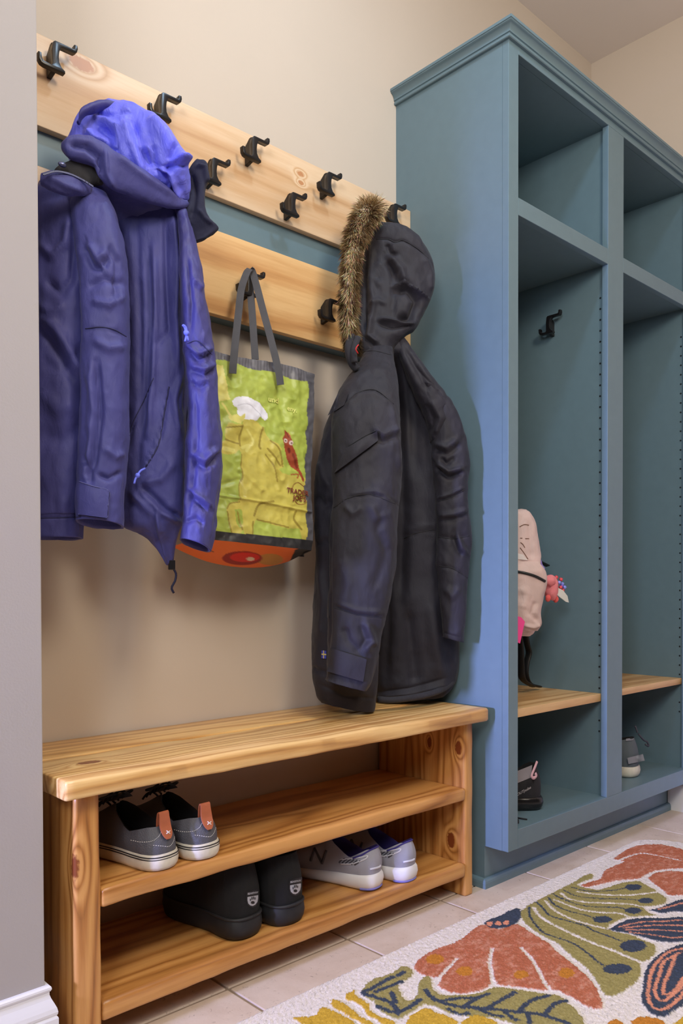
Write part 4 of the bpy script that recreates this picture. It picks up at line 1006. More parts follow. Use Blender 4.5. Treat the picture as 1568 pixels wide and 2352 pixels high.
# ------------------------------------------------------------------ shoes
def shoe_shape(L, W, sole_h, top_fn, open_x, collar_w, toe_h, instep_h, heel_lean=.006, n=120, m=16, heel_w=.80, toe_pow=1.0):
    """outline curve, upper wall and sole of a shoe pointing along +x from the heel at x=0; returns arrays in local space"""
    xs = np.array([0, .006, .02, .05, .10, .20, .32, .45, .58, .68, .78, .87, .94, .98, 1.0])
    ws = np.array([0, .30, .50, .68, .79, .82, .80, .84, .94, 1.0, .98, .84, .58, .32, 0]) * W / 2
    ws[1:6] *= heel_w / .80
    ph = np.linspace(0, 1, n // 2 + 1)
    xx = .5 - .5 * np.cos(np.pi * ph)                      # heel -> toe
    ww = np.interp(xx, xs, ws)
    ww = np.convolve(np.pad(ww, 1, mode='edge'), [.25, .5, .25], 'valid'); ww[0] = ww[-1] = 0
    side1 = np.c_[xx * L, ww]; side2 = np.c_[xx[::-1] * L, -ww[::-1]]
    out = np.vstack([side1[:-1], side2[:-1]])              # closed loop starting at the heel
    return out
def build_shoe(name, label, group, heel, ang, L, W, mats, sole=.024, sole_bulge=.003, heel_up=0.0, collar=.062, collar_mid=.050, instep=.078, toe=.040, open_x=.50, cw=.52, lean=.010, roll=0.0, sole_fn=None, tongue=True, laces=True, lining_drop=.6, shaft=None, mirror=1, toe_spring=0.0, cat='shoe', heel_w=.80):
    T_ = thing(name, heel, label, cat, group)
    ca, sa = math.cos(ang), math.sin(ang)
    def W_(P):
        P = np.asarray(P, float); P = P * np.array((1, mirror, 1))
        return np.c_[heel[0] + P[:, 0] * ca - P[:, 1] * sa, heel[1] + P[:, 0] * sa + P[:, 1] * ca, heel[2] + P[:, 2]]
    out = shoe_shape(L, W, sole, None, open_x, cw, toe, instep, heel_w=heel_w)
    n = len(out); x = out[:, 0] / L; y = out[:, 1]
    sh = sole_fn(x) if sole_fn is not None else np.full(n, sole)
    spring = toe_spring * np.clip((x - .7) / .3, 0, 1) ** 2
    # sole
    cen = np.array((L * .5, 0)); rings = []
    def ins(d): 
        nx = np.gradient(np.r_[out[-2:, 0], out[:, 0], out[:2, 0]])[2:-2]; ny = np.gradient(np.r_[out[-2:, 1], out[:, 1], out[:2, 1]])[2:-2]
        l = np.hypot(nx, ny) + 1e-9; o2 = out.copy(); o2[:, 0] += -ny / l * -d * -1 * -1; o2[:, 1] += nx / l * d * -1 * -1
        return o2
    sgn = 1
    for (d, k) in ((-.006, 0.0), (-.001, .04), (sole_bulge * .6, .25), (sole_bulge, .55), (sole_bulge * .7, .85), (sole_bulge * .2, 1.0), (-.004, 1.02)):
        # outward offset by scaling from the centre line
        o2 = out.copy(); o2[:, 1] = np.sign(y) * np.maximum(0, np.abs(y) + d * np.clip(np.abs(y) / (.2 * W), 0, 1)); o2[:, 0] = out[:, 0] + np.where(x < .1, -d * (1 - x / .1) ** .5, 0) + np.where(x > .9, d * ((x - .9) / .1) ** .5, 0)
        rings.append(np.c_[o2, sh * k + spring * (1 if k < .9 else 1)])
    V = np.vstack(rings); Fc = grid_faces(len(rings), n) + [list(range(n))[::-1], [(len(rings) - 1) * n + k for k in range(n)]]
    so = obj('sole', W_(V), Fc, mats['sole'], T_, True); autosmooth(so, 1.0)
    # upper
    m = 18; top = []
    xo = open_x
    for xi, yi, s_ in zip(x, y, sh):
        if xi < xo:
            q = xi / xo
            hz = np.interp(q, [0, .12, .45, .8, 1], [collar, collar * .985, collar_mid, (collar_mid + instep) / 2 + .004, instep])
            wz = np.interp(q, [0, .03, .10, .25, .55, .85, 1], [0, .35, .68, .95, 1.0, .72, .30]) * W * .5 * cw * 1.25
            xz = lean + (xi * L) * (1 - lean / (xo * L)) if lean else xi * L
            top.append((xz, math.copysign(wz, yi) if abs(yi) > 1e-9 else 0, hz))
        else:
            q = (xi - xo) / (1 - xo)
            hz = np.interp(q, [0, .25, .55, .8, .93, 1], [instep, instep * .86, instep * .66, toe, toe * .82, s_ + .010])
            wz = np.interp(q, [0, .2, .6, .9, 1], [.30, .16, .12, .06, 0]) * W * .5 * cw
            top.append((xi * L * (1 - .01 * q) - .006 * q, math.copysign(wz, yi) if abs(yi) > 1e-9 else 0, hz))
    top = np.array(top); bot = np.c_[out * np.array((1, .985)), sh * .9 + spring]
    bot[:, 0] = np.where(x < .1, bot[:, 0] + .002, bot[:, 0])
    rings = []
    for k in range(m + 1):
        r = k / m; P = bot * (1 - r) + top * r
        bl = math.sin(math.pi * r) 
        heelm = np.clip(1 - x / .16, 0, 1); front = np.clip((x - xo * .8) / .3, 0, 1)
        P[:, 1] += np.sign(y) * np.clip(np.abs(y) / (.2 * W), 0, 1) * bl * (.004 + .010 * front)
        P[:, 2] += bl * front * .012
        P[:, 0] -= bl * heelm * .006
        rings.append(P)
    V = np.vstack(rings); up = obj('upper', W_(V), grid_faces(m + 1, n), mats['upper'], T_, True)
    # lining inside the collar
    idx = np.where(x < xo + .04)[0]; order = np.r_[idx[idx >= n // 2], idx[idx < n // 2]]
    rim = top[order]; rr = []
    for (k, dz, sc) in ((0, .0018, 1.0), (1, .0005, .93), (2, -.010, .90), (3, -.026, .93), (4, -max(.03, collar - sole - .004), .86)):
        q = rim.copy(); q[:, 1] *= sc; q[:, 0] = q[:, 0] + (1 - sc) * .035 * np.clip(1 - q[:, 0] / (xo * L), 0, 1) ; q[:, 2] += dz; q[:, 2] = np.maximum(q[:, 2], sole * .6 + .008)
        rr.append(q)
    V = np.vstack(rr); li = obj('lining', W_(V), grid_faces(5, len(order), wrap=False, flip=True) + [[4 * len(order) + k for k in range(len(order))]], mats['lining'], T_, True)
    if tongue:
        V = []; 
        for k in range(9):
            q = k / 8; px_ = L * (xo + .16 - .22 * q); hz = instep + .018 * q + .004
            for j in range(7):
                s_ = -1 + j / 3; V.append((px_, s_ * W * .17 * (.8 + .35 * q), hz - .012 * s_ * s_))
        obj('tongue', W_(V), grid_faces(9, 7, wrap=False), mats.get('tongue', mats['upper']), T_, True)
    if laces:
        for k in range(5):
            q = k / 4; px_ = L * (xo + .20 - .19 * q); hz = np.interp(q, [0, 1], [instep * .80 + .008, instep + .016])
            P = [(px_ + .006 * (1 if j % 2 else -1) * 0, (-1 + j / 4) * W * .20, hz - .012 * abs(-1 + j / 4) ** 2 + .004) for j in range(9)]
            V, Fc = tube([tuple(p) for p in W_(P)], .0022, 6); obj('lace', V, Fc, mats['lace'], T_, True)
        for sd in (-1, 1):
            P = [(L * xo, sd * .006, instep + .014), (L * xo - .01, sd * .02, instep + .020), (L * (xo + .04), sd * .038, instep + .012), (L * (xo + .06), sd * .03, instep + .008), (L * (xo + .02), sd * .012, instep + .02)]
            V, Fc = tube([tuple(p) for p in W_(catmull(P, 20))], .002, 6); obj('lace', V, Fc, mats['lace'], T_, True)
    return T_, so, up, W_
def px_of(p):
    u, v, f = to_px(np.array([p], float)); return (float(u[0]), float(v[0]))
def textured(name, color, rough, scale, amount, dots=False):
    t = NT(name); t.set(Base_Color=color, Roughness=rough); v = t.coords(kind='obj')
    if dots:
        vo = t.n('ShaderNodeTexVoronoi'); t.l(v, vo.inputs['Vector']); vo.inputs['Scale'].default_value = scale; h = vo.outputs['Distance']
    else: h = t.noise(v, scale, 2)
    t.bump(h, amount, .0012); return t.m
# grey canvas sneakers on the upper bench shelf
M['grey_canvas'] = textured('grey_leather', lin(84, 84, 92), .6, 420, .5, True)
M['cream'] = plain('cream_rubber', lin(214, 206, 190), .55, var=.08, vscale=60)
M['ink'] = plain('black_stripe', lin(28, 28, 34), .6)
M['dark_in'] = plain('dark_lining', lin(24, 23, 26), .9)
M['dark_lace'] = plain('dark_lace', lin(30, 30, 34), .8)
M['tan'] = plain('tan_leather', lin(176, 98, 66), .5, var=.1, bump=.2, bscale=500)
M['thread'] = plain('pale_thread', lin(225, 222, 218), .7)
ZS1, ZS2 = .2912, .0897
def sneaker_grey(heel, ang, label):
    mats = dict(sole=M['cream'], upper=M['grey_canvas'], lining=M['dark_in'], lace=M['dark_lace'], tongue=M['grey_canvas'])
    T_, so, up, W_ = build_shoe('sneaker', label, 'grey sneaker pair', heel, ang, .285, .095, mats, sole=.031, collar=.080, collar_mid=.066, instep=.104, toe=.058, open_x=.52, cw=.56, lean=.016, heel_w=.80)
    b = world_bvh([so]); bu_ = world_bvh([up])
    # two black lines round the foxing
    out = shoe_shape(.285, .095, 0, 0, 0, 0, 0, 0); 
    for zz in (.0225, .0268):
        idx = np.r_[np.arange(len(out) - 44, len(out)), np.arange(0, 45)]
        P = []
        for k in idx:
            x_, y_ = out[k]; g = .0012
            P.append((x_ - g * 1.6 * max(0, 1 - x_ / .028), y_ + np.sign(y_) * g * 2.2 * min(1, abs(y_) / .02), zz))
        V, Fc = tube([tuple(p) for p in W_(P)], .0011, 5); obj('stripe', V, Fc, M['ink'], so)
    # heel pull tab: folded leather loop with a stitched cross
    def pt(dx, y_, z_): return Vector(W_([(dx, y_, z_)])[0])
    P = [pt(-.0015, 0, .058), pt(.0025, 0, .068), pt(.0085, 0, .080), pt(.011, 0, .094), pt(.0125, 0, .1045), pt(.016, 0, .106), pt(.019, 0, .098), pt(.021, 0, .078)]
    wd = pt(0, 1, 0) - pt(0, 0, 0)
    P2 = catmull([tuple(p) for p in P], 22); wl = list(np.interp(np.linspace(0, 1, 22), [0, .06, .16, .3, .5, 1], [.004, .0085, .0118, .0128, .0112, .0112]))
    V, Fc = ribbon([Vector(tuple(p)) for p in P2], tuple(wd), wl, .0024); tb = obj('pull_tab', V, Fc, M['tan'], T_)
    b3 = world_bvh([tb]); c0 = px_of(pt(-.0005, 0, .0705))
    for dx, dy in ((1, 1), (1, -1)):
        line_on('stitch', [(c0[0] - 4.2 * dx, c0[1] - 3.6 * dy), (c0[0], c0[1]), (c0[0] + 4.2 * dx, c0[1] + 3.6 * dy)], b3, M['thread'], tb, r=.0009, lift=.0008, n=6)
    # white stitching on the heel counter
    for sd in (1, -1):
        pts = [px_of(pt(.004, sd * .014, .073)), px_of(pt(.008, sd * .0175, .064)), px_of(pt(.016, sd * .026, .057)), px_of(pt(.034, sd * .036, .054)), px_of(pt(.06, sd * .041, .054))]
        if sd == 1: line_on('stitch', pts, bu_, M['thread'], up, r=.0006, lift=.0004, n=40, dash=True)
    pts = [px_of(pt(.012, .026, .050)), px_of(pt(.002, .014, .0475)), px_of(pt(-.002, 0, .044)), px_of(pt(.001, -.012, .048)), px_of(pt(.008, -.022, .055))]
    line_on('stitch', pts, bu_, M['thread'], up, r=.0006, lift=.0004, n=30, dash=True)
    return T_
PI = math.pi
sneaker_grey((.214, -.329, ZS1), PI / 2 + .15, 'grey sneaker with tan heel tab on upper shelf, left one of the pair')
sneaker_grey((.303, -.333, ZS1), PI / 2 + .06, 'grey sneaker with tan heel tab on upper shelf, right one of the pair')
# black suede ankle boots on the lower shelf
M['suede'] = textured('black_suede', lin(16, 15, 16), .95, 900, .4)
M['boot_sole'] = plain('black_rubber', lin(30, 30, 32), .6, var=.15)
M['badge'] = plain('badge_silver', lin(176, 178, 186), .35, .3); M['badge_black'] = plain('badge_black', lin(18, 18, 20), .5)
def boot(heel, ang, label):
    mats = dict(sole=M['boot_sole'], upper=M['suede'], lining=M['dark_in'], lace=M['dark_lace'])
    T_, so, up, W_ = build_shoe('ankle_boot', label, 'black boot pair', heel, ang, .270, .104, mats, sole=.040, collar=.150, collar_mid=.150, instep=.146, toe=.072, open_x=.46, cw=.66, lean=.012, tongue=False, laces=False, heel_w=.86, sole_bulge=.004)
    def pt(x_, y_, z_): return Vector(W_([(x_, y_, z_)])[0])
    # welt above the sole
    out = shoe_shape(.27, .104, 0, 0, 0, 0, 0, 0, heel_w=.86); P = []
    for x_, y_ in out: P.append((x_ - .0015 * max(0, 1 - x_ / .03), y_ * 1.0, .0435))
    V, Fc = tube([tuple(p) for p in W_(P + [P[0]])], (.0042, .0035), 7, cap=False); obj('welt', V, Fc, M['boot_sole'], so, True)
    b = world_bvh([up]); c0 = px_of(pt(-.004, .000, .083))
    k = 1.0
    sh = [(-1, -1), (1, -1.15), (1, .2), (.85, .75), (.45, 1.15), (0, 1.3), (-.45, 1.15), (-.85, .75), (-1, .2)]
    def shield(nm, sc, mat, lift, par, ytop=-1.15, bvh_=None, skirt=True):
        ol = []
        for (a, b_), (a2, b2) in zip(sh, sh[1:] + sh[:1]):
            for q in (0, .25, .5, .75): ol.append((a + (a2 - a) * q, max(ytop, b_ + (b2 - b_) * q)))
        n = len(ol); V = []
        for ring in (1, .75, .5, .25):
            for a, b_ in ol:
                u, v = c0[0] + a * 13.5 * sc * ring, c0[1] + (b_ * ring + (1 - ring) * .2) * 15 * sc + a * ring * -2.2
                h, nn = cast(bvh_, u, v)
                if h is None: h = at(u, v, y=heel[1] + .012)
                V.append(h - ray(u, v).normalized() * lift)
        sk = [p + ray(c0[0], c0[1]).normalized() * .004 for p in V[:n]]
        Fc = grid_faces(4, n) + [[3 * n + k for k in range(n)]] + [[i, i + 4 * n, (i + 1) % n + 4 * n, (i + 1) % n] for i in range(n)]
        return obj(nm, V + sk, Fc, mat, par)
    bd = shield('badge', 1.12, M['badge_black'], .0012, T_, -1.5, b)
    shield('badge_shield', .92, M['badge'], .0022, bd, -.35, b)
    bb2 = b
    text_on('lettering', 'BEARPAW', (c0[0] + .3, c0[1] - 11.5), (5.4, -.9), (.2, -6.5), bb2, M['badge'], bd, lift=.0050, bold=.02)
    # paw print
    for (a, b_, rx, ry) in ((0, 10, 4.4, 3.4), (-5.5, 3, 1.1, 3.0), (-2, 0, 1.1, 3.8), (1.6, -.5, 1.1, 3.8), (5, 1.5, 1.1, 3.2)):
        P = []
        for q in range(12):
            u, v = c0[0] + a + rx * math.cos(q * PI / 6), c0[1] + b_ + ry * math.sin(q * PI / 6) - a * .16
            h, nn = cast(b, u, v)
            if h is None: h = at(u, v, y=heel[1] - .002)
            P.append(h - ray(u, v).normalized() * .0036)
        obj('paw_mark', P, [list(range(12))], M['badge_black'], bd)
    return T_
boot((.427, -.303, ZS2), PI / 2 + .12, 'black suede ankle boot with paw badge, left one of the pair on bottom shelf')
boot((.534, -.314, ZS2), PI / 2 + .06, 'black suede ankle boot with paw badge, right one of the pair on bottom shelf')
# light grey running shoes with purple lining
M['mesh_grey'] = textured('grey_mesh', lin(156, 156, 168), .65, 800, .35)
M['white_foam'] = plain('white_foam', lin(226, 224, 226), .5)
M['purple'] = plain('purple_lining', lin(58, 50, 128), .8)
M['purple_sole'] = plain('purple_outsole', lin(120, 118, 190), .6)
M['grey_dark'] = plain('dark_grey_overlay', lin(70, 70, 80), .6)
M['pale_overlay'] = plain('pale_overlay', lin(206, 206, 216), .5)
def runner(heel, ang, label):
    mats = dict(sole=M['white_foam'], upper=M['mesh_grey'], lining=M['purple'], lace=M['pale_overlay'], tongue=M['mesh_grey'])
    fn = lambda x_: np.interp(x_, [0, .1, .4, .7, 1], [.038, .036, .030, .024, .020])
    T_, so, up, W_ = build_shoe('running_shoe', label, 'running shoe pair', heel, ang, .285, .090, mats, sole=.036, sole_fn=fn, collar=.098, collar_mid=.072, instep=.108, toe=.058, open_x=.48, cw=.56, lean=.004, toe_spring=.012, heel_w=.80, sole_bulge=.005, laces=True)
    def pt(x_, y_, z_): return Vector(W_([(x_, y_, z_)])[0])
    b = world_bvh([up, so])
    # purple outsole edge at the heel
    out = shoe_shape(.285, .090, 0, 0, 0, 0, 0, 0); idx = np.r_[np.arange(len(out) - 26, len(out)), np.arange(0, 14)]
    P = [(out[k][0] * 1.0, out[k][1] * .99, .0032) for k in idx]
    V, Fc = tube([tuple(p) for p in W_(P)], .0032, 6); obj('outsole', V, Fc, M['purple_sole'], so)
    # logo letter and overlays on the outer (left) side
    c0 = px_of(pt(.150, .046, .062)); ux = px_of(pt(.130, .046, .060)); 
    N_ = [pt(.170, .046, .048), pt(.160, .044, .082), pt(.135, .047, .048), pt(.126, .042, .082)]
    line_on('logo', [px_of(p) for p in N_[:2]], b, M['grey_dark'], up, r=.0032, lift=.0008, n=8)
    line_on('logo', [px_of(p) for p in N_[1:3]], b, M['grey_dark'], up, r=.0032, lift=.0008, n=8)
    line_on('logo', [px_of(p) for p in N_[2:]], b, M['grey_dark'], up, r=.0032, lift=.0008, n=8)
    lp = [pt(.085, .043, .056), pt(.050, .040, .062), pt(.020, .030, .076), pt(.016, .028, .084), pt(.030, .036, .080), pt(.060, .040, .072), pt(.086, .041, .066)]
    line_on('overlay', [px_of(p) for p in lp], b, M['pale_overlay'], up, r=.0020, lift=.0004, n=30)
    for k in range(6):
        x0 = .034 + .009 * k
        line_on('overlay', [px_of(pt(x0 + .010, .040, .060 - .0005 * k)), px_of(pt(x0 + .002, .038, .066)), px_of(pt(x0 - .004, .036, .0725 - .0008 * k))], b, M['grey_dark'], up, r=.0018, lift=.0003, n=6)
    line_on('overlay', [px_of(pt(.012, .022, .050)), px_of(pt(.000, .004, .052)), px_of(pt(.004, -.014, .050))], b, M['pale_overlay'], up, r=.003, lift=-.0005, n=14)
    # purple piping round the collar
    P = [(.052, .0355, .0735), (.030, .0300, .084), (.012, .017, .0965), (.004, 0, .1005), (.012, -.017, .0965), (.030, -.0300, .084), (.052, -.0355, .0735)]
    V, Fc = tube([tuple(p) for p in W_(catmull(P, 30))], .0022, 6); obj('piping', V, Fc, M['purple'], up, True)
    return T_
runner((.816, -.296, ZS2), PI / 2 + .24, 'light grey running shoe with purple lining, left one of the pair on bottom shelf')
runner((.911, -.320, ZS2), PI / 2 + .12, 'light grey running shoe with purple lining, right one of the pair on bottom shelf')
# ------------------------------------------------------------------ shoes inside the lockers
M['black_mesh'] = textured('black_mesh', lin(30, 28, 32), .7, 700, .4)
M['grey_collar'] = textured('grey_collar', lin(150, 142, 148), .7, 400, .5)
M['pink_tab'] = plain('pink_tab', lin(214, 168, 178), .5)
M['silver'] = plain('silver_print', lin(190, 184, 186), .35, .5)
M['shiny_black'] = plain('black_gloss', lin(26, 24, 26), .25)
mats = dict(sole=M['shiny_black'], upper=M['black_mesh'], lining=M['dark_in'], lace=M['dark_lace'], tongue=M['black_mesh'])
ZL = ZF + .0004
ang = PI - .62
T_, so, up, W_ = build_shoe('high_top_shoe', 'black high top shoe with pink heel loop on the floor of the left locker', None, (1.480, -.318, ZL), ang, .22, .086, mats, sole=.038, collar=.130, collar_mid=.106, instep=.118, toe=.060, open_x=.5, cw=.66, lean=.012, heel_w=.86, sole_bulge=.006)
def pt(x_, y_, z_): return Vector(W_([(x_, y_, z_)])[0])
b = world_bvh([up]); bs = world_bvh([so])
Q = [px_of(q) for q in (pt(.115, .034, .113), pt(.004, .016, .132), pt(.004, .016, .099), pt(.115, .040, .082))]
decal('collar_band', [(1170, 1778), (1222, 1757), (1219, 1786), (1170, 1806)], b, M['grey_collar'], T_, nu=14, nv=6, lift=.0006, thick=.0025)
W = [at(u, v, y=-.345) for u, v in catmull([(1233, 1749), (1228, 1762), (1222, 1777), (1221, 1784), (1226, 1787), (1231, 1782), (1229, 1776)], 24)]
V, Fc = tube(W, (.0022, .005), 8); obj('pull_loop', V, Fc, M['pink_tab'], T_, True)
text_on('lettering', 'OUTpulse', (1203, 1817), (7.6, -4.2), (.6, -9.5), b, M['silver'], T_, lift=.0012, bold=.02)
decal('sole_highlight_band', [(1208, 1836), (1232, 1830), (1232, 1840), (1208, 1846)], bs, M['silver'], so, nu=8, nv=3, lift=.0004, thick=.0008) if False else None
P = [tuple(at(u, v, z=ZL + .002)) for u, v in ((1180, 1876), (1192, 1879), (1210, 1882))]
V, Fc = tube(P, .0022, 6); obj('lace', V, Fc, M['dark_lace'], T_, True)
P = [tuple(at(u, v, z=ZL + .002)) for u, v in ((1186, 1878), (1190, 1884), (1190, 1890))]
V, Fc = tube(P, .002, 6); obj('lace', V, Fc, M['dark_lace'], T_, True)

M['slate'] = textured('slate_knit', lin(84, 92, 98), .8, 600, .35)
M['pad_grey'] = plain('grey_pad', lin(132, 132, 140), .6, bump=.2)
mats = dict(sole=M['cream'], upper=M['slate'], lining=M['dark_in'], lace=M['dark_lace'], tongue=M['slate'])
T_, so, up, W_ = build_shoe('knit_sneaker', 'slate grey sneaker with cream sole on the floor of the right locker', None, (2.052, -.340, ZL), PI / 2 + .12, .27, .102, mats, sole=.036, collar=.132, collar_mid=.120, instep=.132, toe=.06, open_x=.5, cw=.60, lean=.014, heel_w=.86, sole_bulge=.004)
b = world_bvh([up])
decal('heel_pad', [(1440, 1741), (1476, 1732), (1480, 1747), (1443, 1755)], b, M['pad_grey'], T_, nu=10, nv=5, lift=.001, thick=.008)
decal('collar_pad', [(1437, 1697), (1455, 1694), (1454, 1700), (1437, 1702)], b, M['pad_grey'], T_, nu=8, nv=3, lift=.001, thick=.004)
for pts, Y in (([(1463, 1682), (1460, 1672), (1458, 1668)], -.31), ([(1466, 1686), (1478, 1700), (1486, 1704), (1489, 1714), (1482, 1710)], -.31)):
    W = [at(u, v, y=Y) for u, v in catmull(pts, 12)]; V, Fc = tube(W, .0035, 6); obj('lace', V, Fc, M['grey_dark'], T_, True)

# ------------------------------------------------------------------ backpack in the left locker
M['blush'] = fabric('blush_nylon', lin(212, 184, 178), rough=.5, sheen=.05, wrinkle=.3)
M['blush2'] = fabric('blush_nylon_pocket', lin(202, 174, 166), rough=.5, sheen=.05, wrinkle=.35)
bp = thing('backpack', (1.39, -.25, .68), 'blush pink school backpack hanging inside the left locker', 'backpack')
def loft_in(*a, **k):
    global clamp_room
    keep = clamp_room; clamp_room = lambda V, z=None: np.c_[np.clip(V[:, 0], 1.228, 1.728), np.minimum(V[:, 1], -.018), V[:, 2]]
    try: return loft(*a, **k)
    finally: clamp_room = keep
bag = loft_in('body', [(1120, 1172, 1206, 1171, -.265, .02), (1105, 1178, 1216, 1180, -.265, .05), (1100, 1205, 1227, 1206, -.265, .062), (1098, 1250, 1236, 1252, -.265, .066), (1098, 1300, 1237, 1300, -.265, .068), (1098, 1360, 1236, 1360, -.265, .068), (1100, 1410, 1232, 1412, -.265, .066), (1104, 1440, 1226, 1444, -.265, .06), (1112, 1456, 1214, 1459, -.265, .045)], M['blush'], bp, m=110, n=90, e=.7, seed=81, wr=.004,
    strokes=[([(1215, 1195), (1218, 1240), (1222, 1288)], 4, -.005), ([(1195, 1288), (1215, 1292), (1232, 1300)], 4, -.004)])
pocket = loft_in('front_pocket', [(1108, 1290, 1236, 1292, -.285, .04), (1104, 1308, 1248, 1312, -.29, .06), (1103, 1335, 1252, 1340, -.29, .064), (1105, 1365, 1246, 1370, -.29, .064), (1106, 1400, 1239, 1404, -.29, .062), (1110, 1425, 1240, 1430, -.29, .058), (1118, 1445, 1232, 1448, -.29, .045)], M['blush2'], bp, m=100, n=90, e=.7, seed=85, wr=.004,
    strokes=[([(1195, 1350), (1210, 1365), (1200, 1400)], 9, .006), ([(1230, 1380), (1222, 1410), (1236, 1428)], 6, -.006), ([(1205, 1436), (1225, 1440), (1240, 1434)], 4, .006)])
b = world_bvh([bag, pocket])
M['zip_black'] = plain('black_zip', lin(22, 22, 24), .5)
line_on('zipper', [(1188, 1313), (1204, 1316), (1225, 1322), (1240, 1329), (1251, 1335)], b, M['zip_black'], bp, r=.0042, lift=.001, n=24)
M['brown_print'] = plain('brown_print', lin(120, 84, 66), .7); M['grey_print'] = plain('grey_print', lin(176, 160, 156), .7)
for pts in ([(1193, 1210), (1203, 1205), (1214, 1206)], [(1194, 1236), (1199, 1236)], [(1206, 1237), (1214, 1237)], [(1195, 1246), (1200, 1250), (1205, 1258)], [(1194, 1258), (1203, 1270), (1212, 1284)]):
    line_on('print_line', pts, b, M['brown_print'], bag, r=.0012, lift=.0004, n=10)
decal('print_patch', [(1186, 1270), (1201, 1274), (1212, 1287), (1186, 1284)], b, plain('white_print', lin(226, 214, 210), .6), bag, nu=6, nv=4, lift=.0003, thick=.0006)
M['hot_pink'] = plain('hot_pink', lin(240, 60, 140), .5)
p0 = [at(u, v, y=-.372) for u, v in ((1178, 1412), (1197, 1418), (1205, 1428), (1194, 1478), (1178, 1470))]
V = p0 + [q + Vector((.0005, .003, 0)) for q in p0]; n = 5
obj('luggage_tag', V, [list(range(n)), list(range(2 * n - 1, n - 1, -1))] + [[i, i + n, (i + 1) % n + n, (i + 1) % n] for i in range(n)], M['hot_pink'], bp)
def strap_in(name, pts, w, mat):
    P = [at(u, v, y=Y) for u, v, Y in catmull(pts, 26)]; V, Fc = ribbon(P, tuple(_R), w, .003); return obj(name, V, Fc, mat, bp)
strap_in('strap', [(1215, 1280, -.22), (1232, 1287, -.225), (1246, 1294, -.225), (1258, 1300, -.225)], .007, M['zip_black'])
V, Fc = tube([at(u, v, y=-.19) for u, v in catmull([(1204, 1448), (1210, 1480), (1214, 1500), (1208, 1525), (1207, 1550), (1216, 1570), (1238, 1577)], 26)], (.012, .004), 8)
V = [Vector((min(max(q.x, 1.23), 1.72), q.y, max(q.z, .4885))) for q in V]
obj('strap', V, Fc, M['zip_black'], bp, True)
V, Fc = tube([at(u, v, y=-.21) for u, v in catmull([(1190, 1450), (1194, 1490), (1196, 1530), (1200, 1560), (1222, 1576)], 26)], (.014, .004), 8)
V = [Vector((min(max(q.x, 1.23), 1.72), q.y, max(q.z, .4885))) for q in V]
obj('strap', V, Fc, M['zip_black'], bp, True)
# purple cord loop
V, Fc = tube([at(u, v, y=-.335) for u, v in catmull([(1234, 1280), (1240, 1288), (1243, 1298), (1249, 1307)], 16)], .0038, 8)
obj('zipper_pull', V, Fc, plain('lilac_cord', lin(150, 130, 205), .6), bp, True)
# plush keyring clipped to the backpack
M['plush'] = textured('pink_plush', lin(222, 128, 132), .95, 700, .6)
tp = at(1266, 1350, y=-.305)
plu = thing('plush_keyring', tp, 'small pink plush keyring with white tag clipped to the blush backpack', 'toy')
def blob(name, u, v, Y, ru, rv, mat, parent, seed=0, k=.0016, dep=1.0):
    c0 = at(u, v, y=Y); f = (c0 - Vector(CAM)).dot(_F) / FPX
    bm = bmesh.new(); bmesh.ops.create_uvsphere(bm, u_segments=20, v_segments=14, radius=1)
    P = np.array([tuple(q.co) for q in bm.verts]); d = 1 + .10 * fbm(P * 2.3 + seed, 2)
    for q, dd in zip(bm.verts, d):
        q.co = c0 + Vector(_R) * (q.co.x * ru * f * dd) + Vector(_U) * (q.co.z * rv * f * dd) + Vector((_s, _c, 0)) * (q.co.y * min(ru, rv) * f * dd * dep)
    return bm_obj(name, bm, mat, parent, True)
blob('body', 1265, 1350, -.305, 17, 29, M['plush'], plu, 1)
blob('head', 1262, 1334, -.312, 14, 13, M['plush'], plu, 2)
for u, v in ((1276, 1376), (1258, 1374)): blob('foot', u, v, -.307, 6, 8, plain('coral_plush', lin(226, 96, 92), .9), plu, 4)
for k_, (u, v, c_) in enumerate(((1277, 1326, 'r'), (1288, 1331, 'r'), (1284, 1338, 'b'), (1291, 1341, 'b'), (1296, 1349, 'b'), (1287, 1349, 'r'), (1292, 1356, 'r'), (1290, 1346, 'p'))):
    mt = M.setdefault('bead_' + c_, plain('bead_' + c_, {'r': lin(226, 76, 84), 'b': lin(140, 150, 235), 'p': lin(110, 90, 190)}[c_], .3))
    blob('bead', u, v, -.305 - .002 * (k_ % 3), 4.2, 4.2, mt, plu, k_)
q = [at(u, v, y=-.312) for u, v in ((1281, 1350), (1293, 1356), (1303, 1369), (1306, 1384), (1299, 1382), (1286, 1372), (1276, 1364))]
V = q + [z + Vector((.001, .002, 0)) for z in q]; n = len(q)
obj('care_tag', V, [list(range(n)), list(range(2 * n - 1, n - 1, -1))] + [[i, i + n, (i + 1) % n + n, (i + 1) % n] for i in range(n)], plain('white_tag', lin(226, 222, 214), .7), plu)
